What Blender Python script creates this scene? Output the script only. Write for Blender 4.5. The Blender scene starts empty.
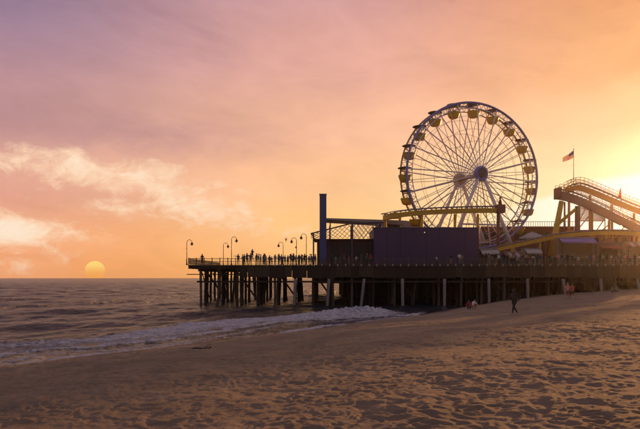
import bpy, bmesh, math, random
import numpy as np
from mathutils import Vector, Matrix

R = math.radians
SC = bpy.context.scene
COL = SC.collection
rng = random.Random(7)

# ------------------------------------------------------------------ camera
F, HZ, CAMZ = 600.0, 277.0, 4.7          # focal length in photo pixels, horizon row, camera height
cd = bpy.data.cameras.new('camera'); cam = bpy.data.objects.new('camera', cd); COL.objects.link(cam)
cam.location = (0, 0, CAMZ); cam.rotation_euler = (R(90), 0, 0)
cd.sensor_width = 36; cd.lens = F / 640 * 36; cd.shift_y = (HZ - 214.5) / 640
cd.clip_start = .1; cd.clip_end = 20000
SC.camera = cam

# ------------------------------------------------------------------ exposure
SC.render.engine = 'CYCLES'
SC.view_settings.view_transform = 'Standard'; SC.view_settings.look = 'None'
SC.view_settings.exposure = 0; SC.view_settings.gamma = 1; SC.view_settings.use_curve_mapping = False
SC.cycles.use_denoising = True
SC.cycles.max_bounces = 6; SC.cycles.diffuse_bounces = 3; SC.cycles.glossy_bounces = 3
SC.cycles.volume_bounces = 1; SC.cycles.transparent_max_bounces = 12
SC.cycles.sample_clamp_indirect = 4
SUN_AZ, SUN_EL = R(32), R(7.8)
HAZE_D = .00014

# ------------------------------------------------------------------ node expression helper
class E:
    def __init__(s, nt, v): s.nt, s.v = nt, v
    def _m(s, op, *a):
        n = s.nt.nodes.new('ShaderNodeMath'); n.operation = op
        for i, q in enumerate((s,) + a):
            if isinstance(q, E): q = q.v
            if isinstance(q, (int, float)): n.inputs[i].default_value = q
            else: s.nt.links.new(q, n.inputs[i])
        return E(s.nt, n.outputs[0])
    def __add__(s, o): return s._m('ADD', o)
    def __sub__(s, o): return s._m('SUBTRACT', o)
    def __mul__(s, o): return s._m('MULTIPLY', o)
    def __truediv__(s, o): return s._m('DIVIDE', o)
    def f(s, op, *a): return s._m(op, *a)
    def step(s, a, b):                                # smoothstep a -> b
        n = s.nt.nodes.new('ShaderNodeMapRange'); n.interpolation_type = 'SMOOTHSTEP'
        s.nt.links.new(s.v, n.inputs[0])
        if a < b: vals = (a, b, 0, 1)
        else: vals = (b, a, 1, 0)
        for i, q in enumerate(vals): n.inputs[i + 1].default_value = q
        return E(s.nt, n.outputs[0])

def srgb(*c):
    return tuple((v / 255 / 12.92 if v / 255 <= .04045 else ((v / 255 + .055) / 1.055) ** 2.4) for v in c)

def mixc(nt, fac, a, b, mode='MIX'):
    n = nt.nodes.new('ShaderNodeMix'); n.data_type = 'RGBA'; n.blend_type = mode
    for i, q in ((0, fac), (6, a), (7, b)):
        if isinstance(q, E): q = q.v
        if isinstance(q, (int, float)): n.inputs[i].default_value = q
        elif isinstance(q, tuple): n.inputs[i].default_value = (*q[:3], 1)
        else: nt.links.new(q, n.inputs[i])
    return n.outputs[2]

def ramp(nt, fac, stops, interp='EASE'):
    n = nt.nodes.new('ShaderNodeValToRGB'); cr = n.color_ramp; cr.interpolation = interp
    while len(cr.elements) > 1: cr.elements.remove(cr.elements[0])
    for i, (p, c) in enumerate(stops):
        e = cr.elements[0] if i == 0 else cr.elements.new(p)
        e.position = p; e.color = (*c, 1)
    nt.links.new(fac.v if isinstance(fac, E) else fac, n.inputs[0])
    return n.outputs[0]

def noise(nt, vec, scale, detail=4, rough=.5, dist=0., typ=None):
    n = nt.nodes.new('ShaderNodeTexNoise'); n.inputs['Scale'].default_value = scale
    n.inputs['Detail'].default_value = detail; n.inputs['Roughness'].default_value = rough
    n.inputs['Distortion'].default_value = dist
    if vec is not None: nt.links.new(vec, n.inputs['Vector'])
    return E(nt, n.outputs[0])

def comb(nt, x, y, z=0.):
    n = nt.nodes.new('ShaderNodeCombineXYZ')
    for i, q in enumerate((x, y, z)):
        if isinstance(q, E): nt.links.new(q.v, n.inputs[i])
        else: n.inputs[i].default_value = q
    return n.outputs[0]

# ------------------------------------------------------------------ world: dusk sky with lit cloud
W = bpy.data.worlds.new('World'); SC.world = W; W.use_nodes = True
nt = W.node_tree; nt.nodes.clear()
tc = nt.nodes.new('ShaderNodeTexCoord'); sp = nt.nodes.new('ShaderNodeSeparateXYZ')
nt.links.new(tc.outputs['Generated'], sp.inputs[0])
dx, dy, dz = (E(nt, sp.outputs[i]) for i in range(3))
az = dx.f('ARCTAN2', dy) * (180 / math.pi)              # degrees, 0 = along the view, + to the right
el = dz.f('ARCSINE') * (180 / math.pi)
e01 = (el / 90).f('MAXIMUM', 0.)
D = 1 / 90
left = ramp(nt, e01, [(0, srgb(242, 156, 98)), (3 * D, srgb(236, 156, 110)), (8 * D, srgb(222, 156, 138)), (14 * D, srgb(192, 144, 145)),
                      (23 * D, srgb(150, 123, 147)), (45 * D, srgb(132, 118, 148)), (1, srgb(124, 116, 150))])
mid = ramp(nt, e01, [(0, srgb(255, 184, 102)), (4 * D, srgb(254, 188, 114)), (9 * D, srgb(250, 188, 136)), (14 * D, srgb(244, 184, 150)),
                     (20 * D, srgb(230, 170, 154)), (27 * D, srgb(204, 152, 152)), (48 * D, srgb(145, 122, 148)), (1, srgb(124, 116, 150))])
right = ramp(nt, e01, [(0, srgb(255, 200, 122)), (4 * D, srgb(255, 214, 150)), (8 * D, srgb(255, 222, 170)), (13 * D, srgb(248, 194, 144)),
                       (18 * D, srgb(243, 174, 118)), (25 * D, srgb(228, 154, 104)), (48 * D, srgb(160, 126, 142)), (1, srgb(124, 116, 150))])
back = ramp(nt, e01, [(0, srgb(150, 134, 130)), (10 * D, srgb(150, 137, 138)), (30 * D, srgb(140, 131, 138)), (1, srgb(132, 122, 142))])
c = mixc(nt, az.step(-30, 2), left, mid)
c = mixc(nt, az.step(0, 29), c, right)
c = mixc(nt, az.f('ABSOLUTE').step(38, 125), c, back)
# physical sky, a faint share of it, with the sun where the lamp is
nish = nt.nodes.new('ShaderNodeTexSky'); nish.sky_type = 'NISHITA'; nish.sun_disc = False
nish.sun_elevation = SUN_EL; nish.sun_rotation = SUN_AZ
c = mixc(nt, .004, c, nish.outputs[0], 'ADD')
# soft cloud streaks all round the sky
v1 = comb(nt, az * .055, el * .15, 3.7)
n1 = noise(nt, v1, 1.0, 6, .55, .8)
n2 = noise(nt, comb(nt, az * .02 + 4., el * .05, 9.1), 1.0, 3, .5, .4)
n6 = noise(nt, comb(nt, az * .16 + 3., el * .34 + az * .03, 6.6), 1.0, 7, .6, .6)
lum = (n1 - .5) * .42 + (n2 - .5) * .34 + (n6 - .5) * .30 + 1.0
cs = nt.nodes.new('ShaderNodeVectorMath'); cs.operation = 'SCALE'
nt.links.new(c, cs.inputs[0]); nt.links.new(lum.v, cs.inputs[3]); c = cs.outputs[0]
# mauve cloud shadow sides higher up
n3 = noise(nt, comb(nt, az * .05 + 11., el * .12 + az * .03, 1.3), 1.0, 5, .55, .5)
c = mixc(nt, n3.step(.5, .78) * el.step(8, 13) * az.step(2, -12) * .5, c, srgb(158, 116, 128))
# lit cloud over the sea, left of the pier: three torn banks
wn = noise(nt, comb(nt, az * .085 + 2.15, el * .20 - az * .02 + .4, 5.2), 1.0, 9, .62, .7)
wn2 = noise(nt, comb(nt, az * .34 + 5.0, el * .58, 8.2), 1.0, 8, .66, .5)
tot = None
for (bx, by, sx, sy, rot, am) in ((118, 175, 14.5, 2.2, -.05, 1.0), (200, 205, 9.5, 2.6, -.34, 1.0), (10, 230, 7.0, 2.2, -.05, 1.0), (110, 205, 8., 1.6, 0, .55), (48, 246, 2.4, 1.3, -.9, .75), (260, 232, 7.5, 1.0, .04, .7), (20, 266, 4.0, 1.2, 0, .65), (-120, 160, 9., 2., 0, .9), (-260, 215, 12., 1.6, 0, .8)):
    a_ = math.atan2(bx - 320, F); e_ = math.degrees(math.atan((HZ - by) / F * math.cos(a_))); a_ = math.degrees(a_)
    u_ = (az - a_) * math.cos(rot) + (el - e_) * math.sin(rot); v_ = (el - e_) * math.cos(rot) - (az - a_) * math.sin(rot)
    g_ = ((u_ / sx).f('POWER', 2.) + (v_ / sy).f('POWER', 2.)) * -1.
    g_ = g_.f('EXPONENT') * am
    tot = g_ if tot is None else tot.f('MAXIMUM', g_)
lil = ((((az + 19.) / 13.).f('POWER', 2.) + ((el - 12.3) / 2.4).f('POWER', 2.)) * -1.).f('EXPONENT')
c = mixc(nt, lil * (wn2 * .8 + wn * .9 - .45).step(.05, .7) * .75, c, srgb(188, 140, 142))
dens = tot * .66 + (wn - .5) * 1.1 + (wn2 - .5) * 1.1
c = mixc(nt, tot * .30, c, srgb(252, 204, 168))
c = mixc(nt, dens.step(.28, .62) * tot.step(.02, .5) * .9, c, srgb(255, 216, 180))
c = mixc(nt, dens.step(.50, .82) * tot.step(.1, .6) * .8, c, srgb(255, 236, 212))
# bright cloud bank low in front of the sun
edge = el - (az - 10.) * .27 - (noise(nt, comb(nt, az * .10, el * .2, .6), 1., 5, .5) - .5) * 3.2 - 4.1
bank = edge.step(.7, -.3) * az.step(13, 23) * az.step(62, 40)
glow = (az - math.degrees(SUN_AZ)).f('POWER', 2.) / 160 + (el - 7.).f('POWER', 2.) / 26
gl = (glow * -1.).f('EXPONENT')
c = mixc(nt, gl * .25, c, (1.0, .88, .66))
wide = ((((az - 17.) / 15.).f('POWER', 2.) + ((el - 4.) / 6.).f('POWER', 2.)) * -1.).f('EXPONENT')
c = mixc(nt, wide * .45, c, srgb(255, 232, 172))
c = mixc(nt, bank * .9, c, (1.0, .96, .82))
# the low sun disc, half sunk behind the sea's edge
A0, E0 = math.atan2(-225, F), math.atan(6.6 / F * math.cos(math.atan2(225, F)))
sd = Vector((math.sin(A0) * math.cos(E0), math.cos(A0) * math.cos(E0), math.sin(E0)))
dp = dx * sd.x + dy * sd.y + dz * sd.z
ang = dp.f('MINIMUM', 1.).f('ARCCOSINE') * (180 / math.pi)
c = mixc(nt, (ang * -.9).f('EXPONENT') * .35, c, srgb(255, 175, 75))
c = mixc(nt, ang.step(.88, .80), c, mixc(nt, el.step(.1, 1.3), (1.0, .42, .07), (1.05, .74, .2)))
bg = nt.nodes.new('ShaderNodeBackground'); nt.links.new(c, bg.inputs[0]); bg.inputs[1].default_value = 1.0
wo = nt.nodes.new('ShaderNodeOutputWorld'); nt.links.new(bg.outputs[0], wo.inputs[0])

# ------------------------------------------------------------------ sun lamp
sl = bpy.data.lights.new('sun', 'SUN'); so = bpy.data.objects.new('sun', sl); COL.objects.link(so)
sl.energy = 4.6; sl.angle = R(1.0); sl.color = (1, .46, .15)
sdir = Vector((math.sin(SUN_AZ) * math.cos(SUN_EL), math.cos(SUN_AZ) * math.cos(SUN_EL), math.sin(SUN_EL)))
so.rotation_euler = (-sdir).to_track_quat('-Z', 'Y').to_euler(); so.location = (60, 60, 60)

# ------------------------------------------------------------------ materials
MATS = {}
def M(name, rgb, rough=.7, var=.25, scale=3., bump=.0, metal=0., emit=None, spec=.5, stretch=None, trans=0.):
    if name in MATS: return MATS[name]
    m = bpy.data.materials.new(name); m.use_nodes = True; nt = m.node_tree
    b = nt.nodes['Principled BSDF']; b.inputs['Roughness'].default_value = rough
    b.inputs['Metallic'].default_value = metal; b.inputs['Specular IOR Level'].default_value = spec
    t = nt.nodes.new('ShaderNodeTexCoord'); vec = t.outputs['Object']
    if stretch:
        mp = nt.nodes.new('ShaderNodeMapping'); mp.inputs['Scale'].default_value = stretch
        nt.links.new(vec, mp.inputs[0]); vec = mp.outputs[0]
    n = noise(nt, vec, scale, 5, .6, .3)
    oi = nt.nodes.new('ShaderNodeObjectInfo')
    k = (n - .5) * (2 * var) + 1. + (E(nt, oi.outputs['Random']) - .5) * (var * .6)
    sc = nt.nodes.new('ShaderNodeVectorMath'); sc.operation = 'SCALE'
    sc.inputs[0].default_value = rgb[:3]; nt.links.new(k.v, sc.inputs[3])
    nt.links.new(sc.outputs[0], b.inputs['Base Color'])
    r = (n - .5) * .25 + rough; nt.links.new(r.v, b.inputs['Roughness'])
    if bump:
        bp = nt.nodes.new('ShaderNodeBump'); bp.inputs['Strength'].default_value = bump; bp.inputs['Distance'].default_value = .03
        nb = noise(nt, vec, scale * 4, 4, .6); nt.links.new(nb.v, bp.inputs['Height']); nt.links.new(bp.outputs[0], b.inputs['Normal'])
    if emit:
        b.inputs['Emission Color'].default_value = (*emit[:3], 1); b.inputs['Emission Strength'].default_value = emit[3]
    if trans:
        tr = nt.nodes.new('ShaderNodeBsdfTranslucent'); nt.links.new(sc.outputs[0], tr.inputs[0])
        mx = nt.nodes.new('ShaderNodeMixShader'); mx.inputs[0].default_value = trans
        nt.links.new(b.outputs[0], mx.inputs[1]); nt.links.new(tr.outputs[0], mx.inputs[2])
        nt.links.new(mx.outputs[0], nt.nodes['Material Output'].inputs[0])
    MATS[name] = m; return m

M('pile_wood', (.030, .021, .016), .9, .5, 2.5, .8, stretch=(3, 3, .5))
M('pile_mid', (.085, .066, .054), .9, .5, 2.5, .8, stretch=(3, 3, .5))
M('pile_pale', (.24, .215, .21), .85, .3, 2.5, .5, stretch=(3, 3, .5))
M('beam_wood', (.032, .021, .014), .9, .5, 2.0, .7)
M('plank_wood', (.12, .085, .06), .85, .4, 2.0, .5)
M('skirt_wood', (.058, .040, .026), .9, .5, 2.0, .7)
M('rail_wood', (.10, .075, .055), .8, .3, 3., .3)
M('block_pale', (.42, .37, .33), .8, .2, 4.)
M('lamp_metal', (.03, .032, .035), .45, .2, 6., metal=.6)
M('lamp_glass', (.6, .55, .45), .3, .05, 4.)
M('tower_blue', (.04, .055, .19), .55, .25, 1.2, .1)
M('tower_trim', (.07, .07, .12), .6, .2, 3.)
M('purple_wall', (.052, .026, .092), .6, .25, .8, .15)
M('purple_dark', (.05, .03, .085), .6, .25, 1.)
M('maroon', (.085, .03, .03), .75, .3, 1.)
M('net_white', (.42, .36, .38), .7, .15, 4.)
M('roof_grey', (.30, .26, .26), .6, .2, 1.)
M('steel_dark', (.05, .045, .055), .5, .2, 3., metal=.3)
M('wheel_blue', (.22, .21, .44), .4, .12, 2., metal=.1)
M('wheel_white', (.72, .66, .70), .45, .1, 2.)
M('wheel_rear_sunlit', (.42, .31, .20), .5, .15, 2.)  # gold of sunlight on the rear rim is put into this colour
M('hub_blue', (.20, .20, .50), .45, .12, 2.)
M('hub_dark', (.10, .06, .055), .5, .25, 3.)
M('cable', (.50, .45, .48), .5, .1, 3.)
M('gondola_yellow', (.62, .42, .04), .5, .15, 3.)
M('gondola_top', (.07, .06, .07), .55, .2, 3.)
M('track_yellow', (.62, .36, .03), .5, .2, 2.)
M('track_grey', (.22, .20, .23), .5, .2, 3., metal=.3)
M('track_purple', (.27, .13, .13), .55, .2, 2.)
M('coaster_orange', (.55, .25, .04), .55, .2, 2.)
M('rust_red', (.20, .07, .05), .7, .3, 2.)
M('roof_red', (.22, .08, .06), .75, .3, 2.)
M('wall_tan', (.28, .20, .14), .8, .25, 1.5)
M('wall_teal', (.08, .17, .2), .7, .25, 1.5)
M('wall_cream', (.45, .38, .3), .75, .2, 1.5)
M('awning_purple', (.26, .18, .50), .7, .12, 2.)
M('awning_red', (.28, .07, .05), .75, .15, 2.)
M('awning_white', (.40, .37, .35), .75, .1, 2.)
M('tent_white', (.5, .47, .46), .7, .08, 2., trans=.3)
M('opening_dark', (.02, .016, .018), .6, .2, 2.)
M('glass_dark', (.03, .03, .04), .08, .1, 2.)
M('bulb', (.8, .7, .5), .4, .05, 2., emit=(1, .66, .40, 1.6))
M('flag_red', (.50, .05, .05), .8, .1, 4., trans=.45)
M('flag_white', (.72, .66, .6), .8, .1, 4., trans=.45)
M('flag_blue', (.05, .06, .22), .8, .1, 4., trans=.45)
M('driftwood', (.035, .027, .022), .95, .4, 6., .8)
M('weed', (.03, .026, .018), .9, .4, 6., .8)
M('gull_grey', (.10, .10, .11), .8, .2, 8.)
M('skin', (.36, .20, .14), .6, .15, 10.)
M('skin_dark', (.14, .075, .05), .6, .15, 10.)
HAIR = [M('hair_black', (.02, .017, .015), .7, .2, 20.), M('hair_brown', (.08, .045, .025), .7, .2, 20.), M('hair_fair', (.3, .2, .1), .7, .2, 20.)]
CLOTH = {'navy': (.02, .028, .06), 'blue': (.05, .08, .19), 'grey': (.2, .2, .22), 'white': (.7, .68, .68), 'black': (.02, .02, .022),
         'red': (.36, .05, .045), 'pink': (.55, .26, .28), 'purple': (.16, .08, .26), 'green': (.08, .15, .08), 'tan': (.36, .27, .17), 'teal': (.04, .12, .13)}
for k, v in CLOTH.items(): M('cloth_' + k, v, .9, .2, 8., .3)

# ------------------------------------------------------------------ mesh helpers
class MB:
    def __init__(s): s.v = []; s.f = []; s.m = []
    def add(s, vs, fs, mi=0):
        o = len(s.v); s.v += [tuple(p) for p in vs]; s.f += [tuple(i + o for i in f) for f in fs]; s.m += [mi] * len(fs)
        return s
    def box(s, a, b, mi=0):
        x0, y0, z0 = (min(p, q) for p, q in zip(a, b)); x1, y1, z1 = (max(p, q) for p, q in zip(a, b))
        return s.add([(x0, y0, z0), (x1, y0, z0), (x1, y1, z0), (x0, y1, z0), (x0, y0, z1), (x1, y0, z1), (x1, y1, z1), (x0, y1, z1)],
                     [(3, 2, 1, 0), (4, 5, 6, 7), (0, 1, 5, 4), (1, 2, 6, 5), (2, 3, 7, 6), (3, 0, 4, 7)], mi)
    def tube(s, pts, r, n=8, mi=0, cap=True):
        pts = [Vector(p) for p in pts]; rs = r if isinstance(r, (list, tuple)) else [r] * len(pts)
        vs = []; fs = []
        up = None
        for i, p in enumerate(pts):
            t = (pts[min(i + 1, len(pts) - 1)] - pts[max(i - 1, 0)]).normalized()
            if up is None:
                up = Vector((0, 0, 1)) if abs(t.z) < .9 else Vector((1, 0, 0))
            u = (up - t * up.dot(t)).normalized(); w = t.cross(u); up = u
            for k in range(n):
                a = 2 * math.pi * k / n
                vs.append(p + (u * math.cos(a) + w * math.sin(a)) * rs[i])
        for i in range(len(pts) - 1):
            for k in range(n):
                a, b = i * n + k, i * n + (k + 1) % n
                fs.append((a, b, b + n, a + n))
        if cap:
            fs.append(tuple(range(n - 1, -1, -1))); fs.append(tuple(range((len(pts) - 1) * n, len(pts) * n)))
        return s.add(vs, fs, mi)
    def sweep(s, pts, w, h, mi=0, off=(0, 0)):              # rectangular section kept upright along a path
        pts = [Vector(p) for p in pts]; vs = []; fs = []
        for i, p in enumerate(pts):
            t = (pts[min(i + 1, len(pts) - 1)] - pts[max(i - 1, 0)]).normalized()
            sd = Vector((t.y, -t.x, 0)); sd = sd.normalized() if sd.length > 1e-5 else Vector((1, 0, 0))
            u = sd.cross(t)
            c = p + sd * off[0] + u * off[1]
            vs += [c - sd * w / 2 - u * h / 2, c + sd * w / 2 - u * h / 2, c + sd * w / 2 + u * h / 2, c - sd * w / 2 + u * h / 2]
        n = len(pts)
        for i in range(n - 1):
            for k in range(4):
                a, b = i * 4 + k, i * 4 + (k + 1) % 4
                fs.append((a, b, b + 4, a + 4))
        fs += [(3, 2, 1, 0), tuple(range(n * 4 - 4, n * 4))]
        return s.add(vs, fs, mi)
    def beam(s, a, b, w, h=None, mi=0): return s.sweep([a, b], w, h or w, mi)
    def lathe(s, prof, n=16, c=(0, 0, 0), mi=0, axis=None):
        vs = []; fs = []; c = Vector(c)
        q = axis.to_track_quat('Z', 'Y') if axis is not None else None
        for r, z in prof:
            for k in range(n):
                a = 2 * math.pi * k / n
                p = Vector((r * math.cos(a), r * math.sin(a), z))
                vs.append(c + (q @ p if q else p))
        for i in range(len(prof) - 1):
            for k in range(n):
                a, b = i * n + k, i * n + (k + 1) % n
                fs.append((a, b, b + n, a + n))
        fs.append(tuple(range(n - 1, -1, -1))); fs.append(tuple(range((len(prof) - 1) * n, len(prof) * n)))
        return s.add(vs, fs, mi)
    def mesh(s, name, mats, smooth=False):
        me = bpy.data.meshes.new(name); me.from_pydata(s.v, [], s.f)
        for m in (mats if isinstance(mats, (list, tuple)) else [mats]): me.materials.append(MATS[m] if isinstance(m, str) else m)
        me.polygons.foreach_set('material_index', s.m)
        if smooth: me.polygons.foreach_set('use_smooth', [True] * len(s.f))
        bm = bmesh.new(); bm.from_mesh(me); bmesh.ops.recalc_face_normals(bm, faces=bm.faces); bm.to_mesh(me); bm.free()
        me.update(); return me
    def build(s, name, mats, parent=None, smooth=False, kind=None):
        return link(name, s.mesh(name, mats, smooth), parent, kind)

def link(name, me, parent=None, kind=None, loc=None, rot=None):
    o = bpy.data.objects.new(name, me); COL.objects.link(o)
    if parent is not None: o.parent = parent
    if kind: o['kind'] = kind
    if loc is not None: o.location = loc
    if rot is not None: o.rotation_euler = rot
    return o
def tag(o, label, cat, group=None):
    o['label'] = label; o['category'] = cat
    if group: o['group'] = group
    return o
def empty(name, label, cat, loc=(0, 0, 0), group=None):
    o = bpy.data.objects.new(name, None); COL.objects.link(o); o.location = loc; o.empty_display_size = .2
    return tag(o, label, cat, group)
def local(root):                                          # px -> point in the root's space
    l = root.location
    return lambda x, y, Y: Vector(P(x, y, Y)) - l
def P(x, y, Y): return ((x - 320) * Y / F, Y, CAMZ + (HZ - y) * Y / F)

# ------------------------------------------------------------------ noise in numpy
def hsh(i, j, seed):
    h = (i.astype(np.int64) * 374761393 + j.astype(np.int64) * 668265263 + seed * 974634721) & 0x7fffffff
    h = ((h ^ (h >> 13)) * 1274126177) & 0x7fffffff
    return ((h ^ (h >> 16)) & 0xffff) / 65535.0
def vn(x, y, seed=0):
    xi, yi = np.floor(x), np.floor(y); fx, fy = x - xi, y - yi
    fx = fx * fx * fx * (fx * (fx * 6 - 15) + 10); fy = fy * fy * fy * (fy * (fy * 6 - 15) + 10)
    a, b, c_, d = hsh(xi, yi, seed), hsh(xi + 1, yi, seed), hsh(xi, yi + 1, seed), hsh(xi + 1, yi + 1, seed)
    return (a * (1 - fx) + b * fx) * (1 - fy) + (c_ * (1 - fx) + d * fx) * fy
def fbm(x, y, seed=0, o=4):
    t = np.zeros_like(x); a = 1; s = 0
    for k in range(o):
        t += a * vn(x * 2 ** k + k * 17.3, y * 2 ** k + k * 9.1, seed + k); s += a; a *= .5
    return t / s
def cells(x, y, seed=0):
    xi, yi = np.floor(x), np.floor(y); f1 = np.full_like(x, 9.); f2 = np.full_like(x, 9.); idv = np.zeros_like(x)
    for a in (-1, 0, 1):
        for b in (-1, 0, 1):
            px = xi + a + hsh(xi + a, yi + b, seed); py = yi + b + hsh(xi + a, yi + b, seed + 5)
            d = np.hypot(px - x, py - y); m = d < f1
            f2 = np.where(m, f1, np.minimum(f2, d)); idv = np.where(m, hsh(xi + a, yi + b, seed + 9), idv); f1 = np.where(m, d, f1)
    return f1, f2, idv
def sstep(x, a, b):
    t = np.clip((x - a) / (b - a), 0, 1); return t * t * (3 - 2 * t)

# ------------------------------------------------------------------ beach: shore line frame, sand heights
S0, TD, ND = np.array([0., 54.2]), np.array([.561, .828]), np.array([.828, -.561])
def shore(X, Y):
    px, py = X - S0[0], Y - S0[1]
    t = px * TD[0] + py * TD[1]; d = px * ND[0] + py * ND[1]
    d = d + .12 * np.maximum(t - 15, 0)
    return t, d + .35 * np.sin(t * .21 + .6) + .2 * np.sin(t * .53)
def sand_base(X, Y):
    t, d = shore(X, Y)
    z = np.where(d > 0, 3.85 * (1 - np.exp(-np.maximum(d, 0) / 20.)), d * .13)
    return np.maximum(z, -3.0)
def sand_h(X, Y):
    t, d = shore(X, Y); z = sand_base(X, Y); r = np.hypot(X, Y)
    dry = sstep(d, 1.6, 5.0)
    z = z + dry * (fbm(X * .22, Y * .22, 3, 3) - .5) * .30
    # trampled sand: overlapping foot hollows with pushed-up rims
    wx = X + (fbm(X * 1.1, Y * 1.1, 21, 2) - .5) * .5; wy = Y + (fbm(X * 1.1, Y * 1.1, 31, 2) - .5) * .5
    wx = wx + (vn(X * 3.1, Y * 3.1, 23) - .5) * .28; wy = wy + (vn(X * 3.1, Y * 3.1, 33) - .5) * .28
    f1, f2, k = cells(wx * 3.9, wy * 4.1, 41)
    hol = -np.exp(-(f1 / .34) ** 2) * (.35 + .65 * k)
    rim = np.exp(-((f1 - .47) / .16) ** 2) * .38
    g1, g2, k2 = cells(wx * 7.6 + 7, wy * 7.9 + 3, 53)
    hol2 = -np.exp(-(g1 / .36) ** 2) * (k2 > .35)
    z = z + dry * (.036 * (hol + rim * .35) * (.3 + .9 * sstep(fbm(X * .8, Y * .8, 71, 2), .3, .62)) + .010 * hol2 + .075 * (fbm(X * 3.2, Y * 3.2, 61, 4) - .5) + .05 * (fbm(X * .9, Y * .9, 67, 2) - .5)) * (.75 + .5 * vn(X * .3, Y * .3, 77))
    z = z + (1 - dry) * (fbm(X * .8, Y * .8, 81, 3) - .5) * .05
    return z
def fan(r0, r1, rows, a0, a1, cols):                      # rings, finer steps in the part of the beach one looks at
    rr = np.concatenate([np.linspace(.2, r0, 10)[:-1], r0 * (r1 / r0) ** (np.arange(rows) / (rows - 1))])
    aa = np.radians(np.concatenate([np.linspace(-180, a0, 60)[:-1], np.linspace(a0, a1, cols), np.linspace(a1, 180, 60)[1:]]))
    X = rr[:, None] * np.sin(aa)[None]; Y = rr[:, None] * np.cos(aa)[None]
    return X, Y
def grid_obj(name, X, Y, Z, keep, mat, attrs):
    rows, cols = X.shape
    i = np.arange(rows * cols).reshape(rows, cols)
    q = np.stack([i[:-1, :-1], i[:-1, 1:], i[1:, 1:], i[1:, :-1]], -1)[keep[:-1, :-1] | keep[1:, 1:] | keep[:-1, 1:] | keep[1:, :-1]]
    used = np.zeros(rows * cols, bool); used[q.ravel()] = True
    mp = np.cumsum(used) - 1; q = mp[q]
    co = np.stack([X.ravel(), Y.ravel(), Z.ravel()], -1)[used]
    me = bpy.data.meshes.new(name); me.vertices.add(len(co)); me.vertices.foreach_set('co', co.ravel())
    me.loops.add(q.size); me.loops.foreach_set('vertex_index', q.ravel()[::1].astype(np.int32))
    me.polygons.add(len(q)); me.polygons.foreach_set('loop_start', np.arange(0, q.size, 4, dtype=np.int32))
    me.polygons.foreach_set('loop_total', np.full(len(q), 4, np.int32))
    me.polygons.foreach_set('use_smooth', np.ones(len(q), bool))
    me.update(calc_edges=True)
    for k, a in attrs.items():
        at = me.attributes.new(k, 'FLOAT', 'POINT'); at.data.foreach_set('value', a.ravel()[used].astype(np.float32))
    me.flip_normals() if me.polygons[0].normal.z < 0 else None
    me.materials.append(mat)
    o = bpy.data.objects.new(name, me); COL.objects.link(o); return o

# sand material
m = bpy.data.materials.new('sand'); m.use_nodes = True; nt = m.node_tree; b = nt.nodes['Principled BSDF']
t_ = nt.nodes.new('ShaderNodeTexCoord'); at = nt.nodes.new('ShaderNodeAttribute'); at.attribute_name = 'wet'
wet = E(nt, at.outputs['Fac']); n = noise(nt, t_.outputs['Object'], .7, 6, .6); n2 = noise(nt, t_.outputs['Object'], 34., 7, .8)
cc = mixc(nt, n.step(.3, .7), (.200, .158, .110), (.280, .220, .155))
cc = mixc(nt, n2.step(.46, .66) * .5, cc, (.125, .096, .066))
cc = mixc(nt, wet, cc, (.060, .046, .031))
nt.links.new(cc, b.inputs['Base Color'])
rg = (wet * -.42) + .95; nt.links.new(rg.v, b.inputs['Roughness'])
b.inputs['Specular IOR Level'].default_value = .25
bp = nt.nodes.new('ShaderNodeBump'); bp.inputs['Strength'].default_value = 1.0; bp.inputs['Distance'].default_value = .05
nn = noise(nt, t_.outputs['Object'], 9., 9, .74); nt.links.new(nn.v, bp.inputs['Height']); nt.links.new(bp.outputs[0], b.inputs['Normal'])
SAND = m
X, Y = fan(4.0, 330, 1060, -34, 36, 720)
t, d = shore(X, Y); Z = sand_h(X, Y)
wetv = sstep(d + (fbm(X * .5, Y * .5, 91, 3) - .5) * 2.2, 5.0, 2.6)
sand = grid_obj('sand', X, Y, Z, d > -14, SAND, {'wet': wetv}); sand['kind'] = 'structure'

# ------------------------------------------------------------------ sea
def swell(X, Y):
    t, d = shore(X, Y); s = -d; r = np.hypot(X, Y); sp_ = r * .0033
    z = np.zeros_like(X)
    ph = s + 3.0 * (fbm(t * .03, s * .02, 5, 2) - .5) * 4
    amp = .42 * sstep(s, 8, 30) * (1 - .75 * sstep(s, 150, 500))
    q = np.sin(ph * 2 * math.pi / 21.); z += amp * (np.sign(q) * .0 + (np.exp(1.2 * (q - 1)) * 1.6 - .5)) * (.55 + .9 * fbm(t * .035, s * .03, 8, 2))
    rr = np.random.RandomState(4)
    for k in range(34):
        L = .7 * 1.14 ** k if k < 22 else rr.uniform(2.5, 9); a = rr.normal(0, .38)
        kx, ky = (ND[0] * math.cos(a) + TD[0] * math.sin(a)), (ND[1] * math.cos(a) + TD[1] * math.sin(a))
        am = .0066 * L ** .75 * (1 - sstep(sp_, L * .16, L * .42)) * sstep(s, -2, 22)
        w = np.sin((X * kx + Y * ky) * 2 * math.pi / L + rr.uniform(0, 6.3) + 1.5 * vn(X / L / 3, Y / L / 3, 300 + k))
        z += np.minimum(am, .04) * w
    return z, t, s
X, Y = fan(16, 2600, 900, -36, 30, 720)
Z, t, s = swell(X, Y)
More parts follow.
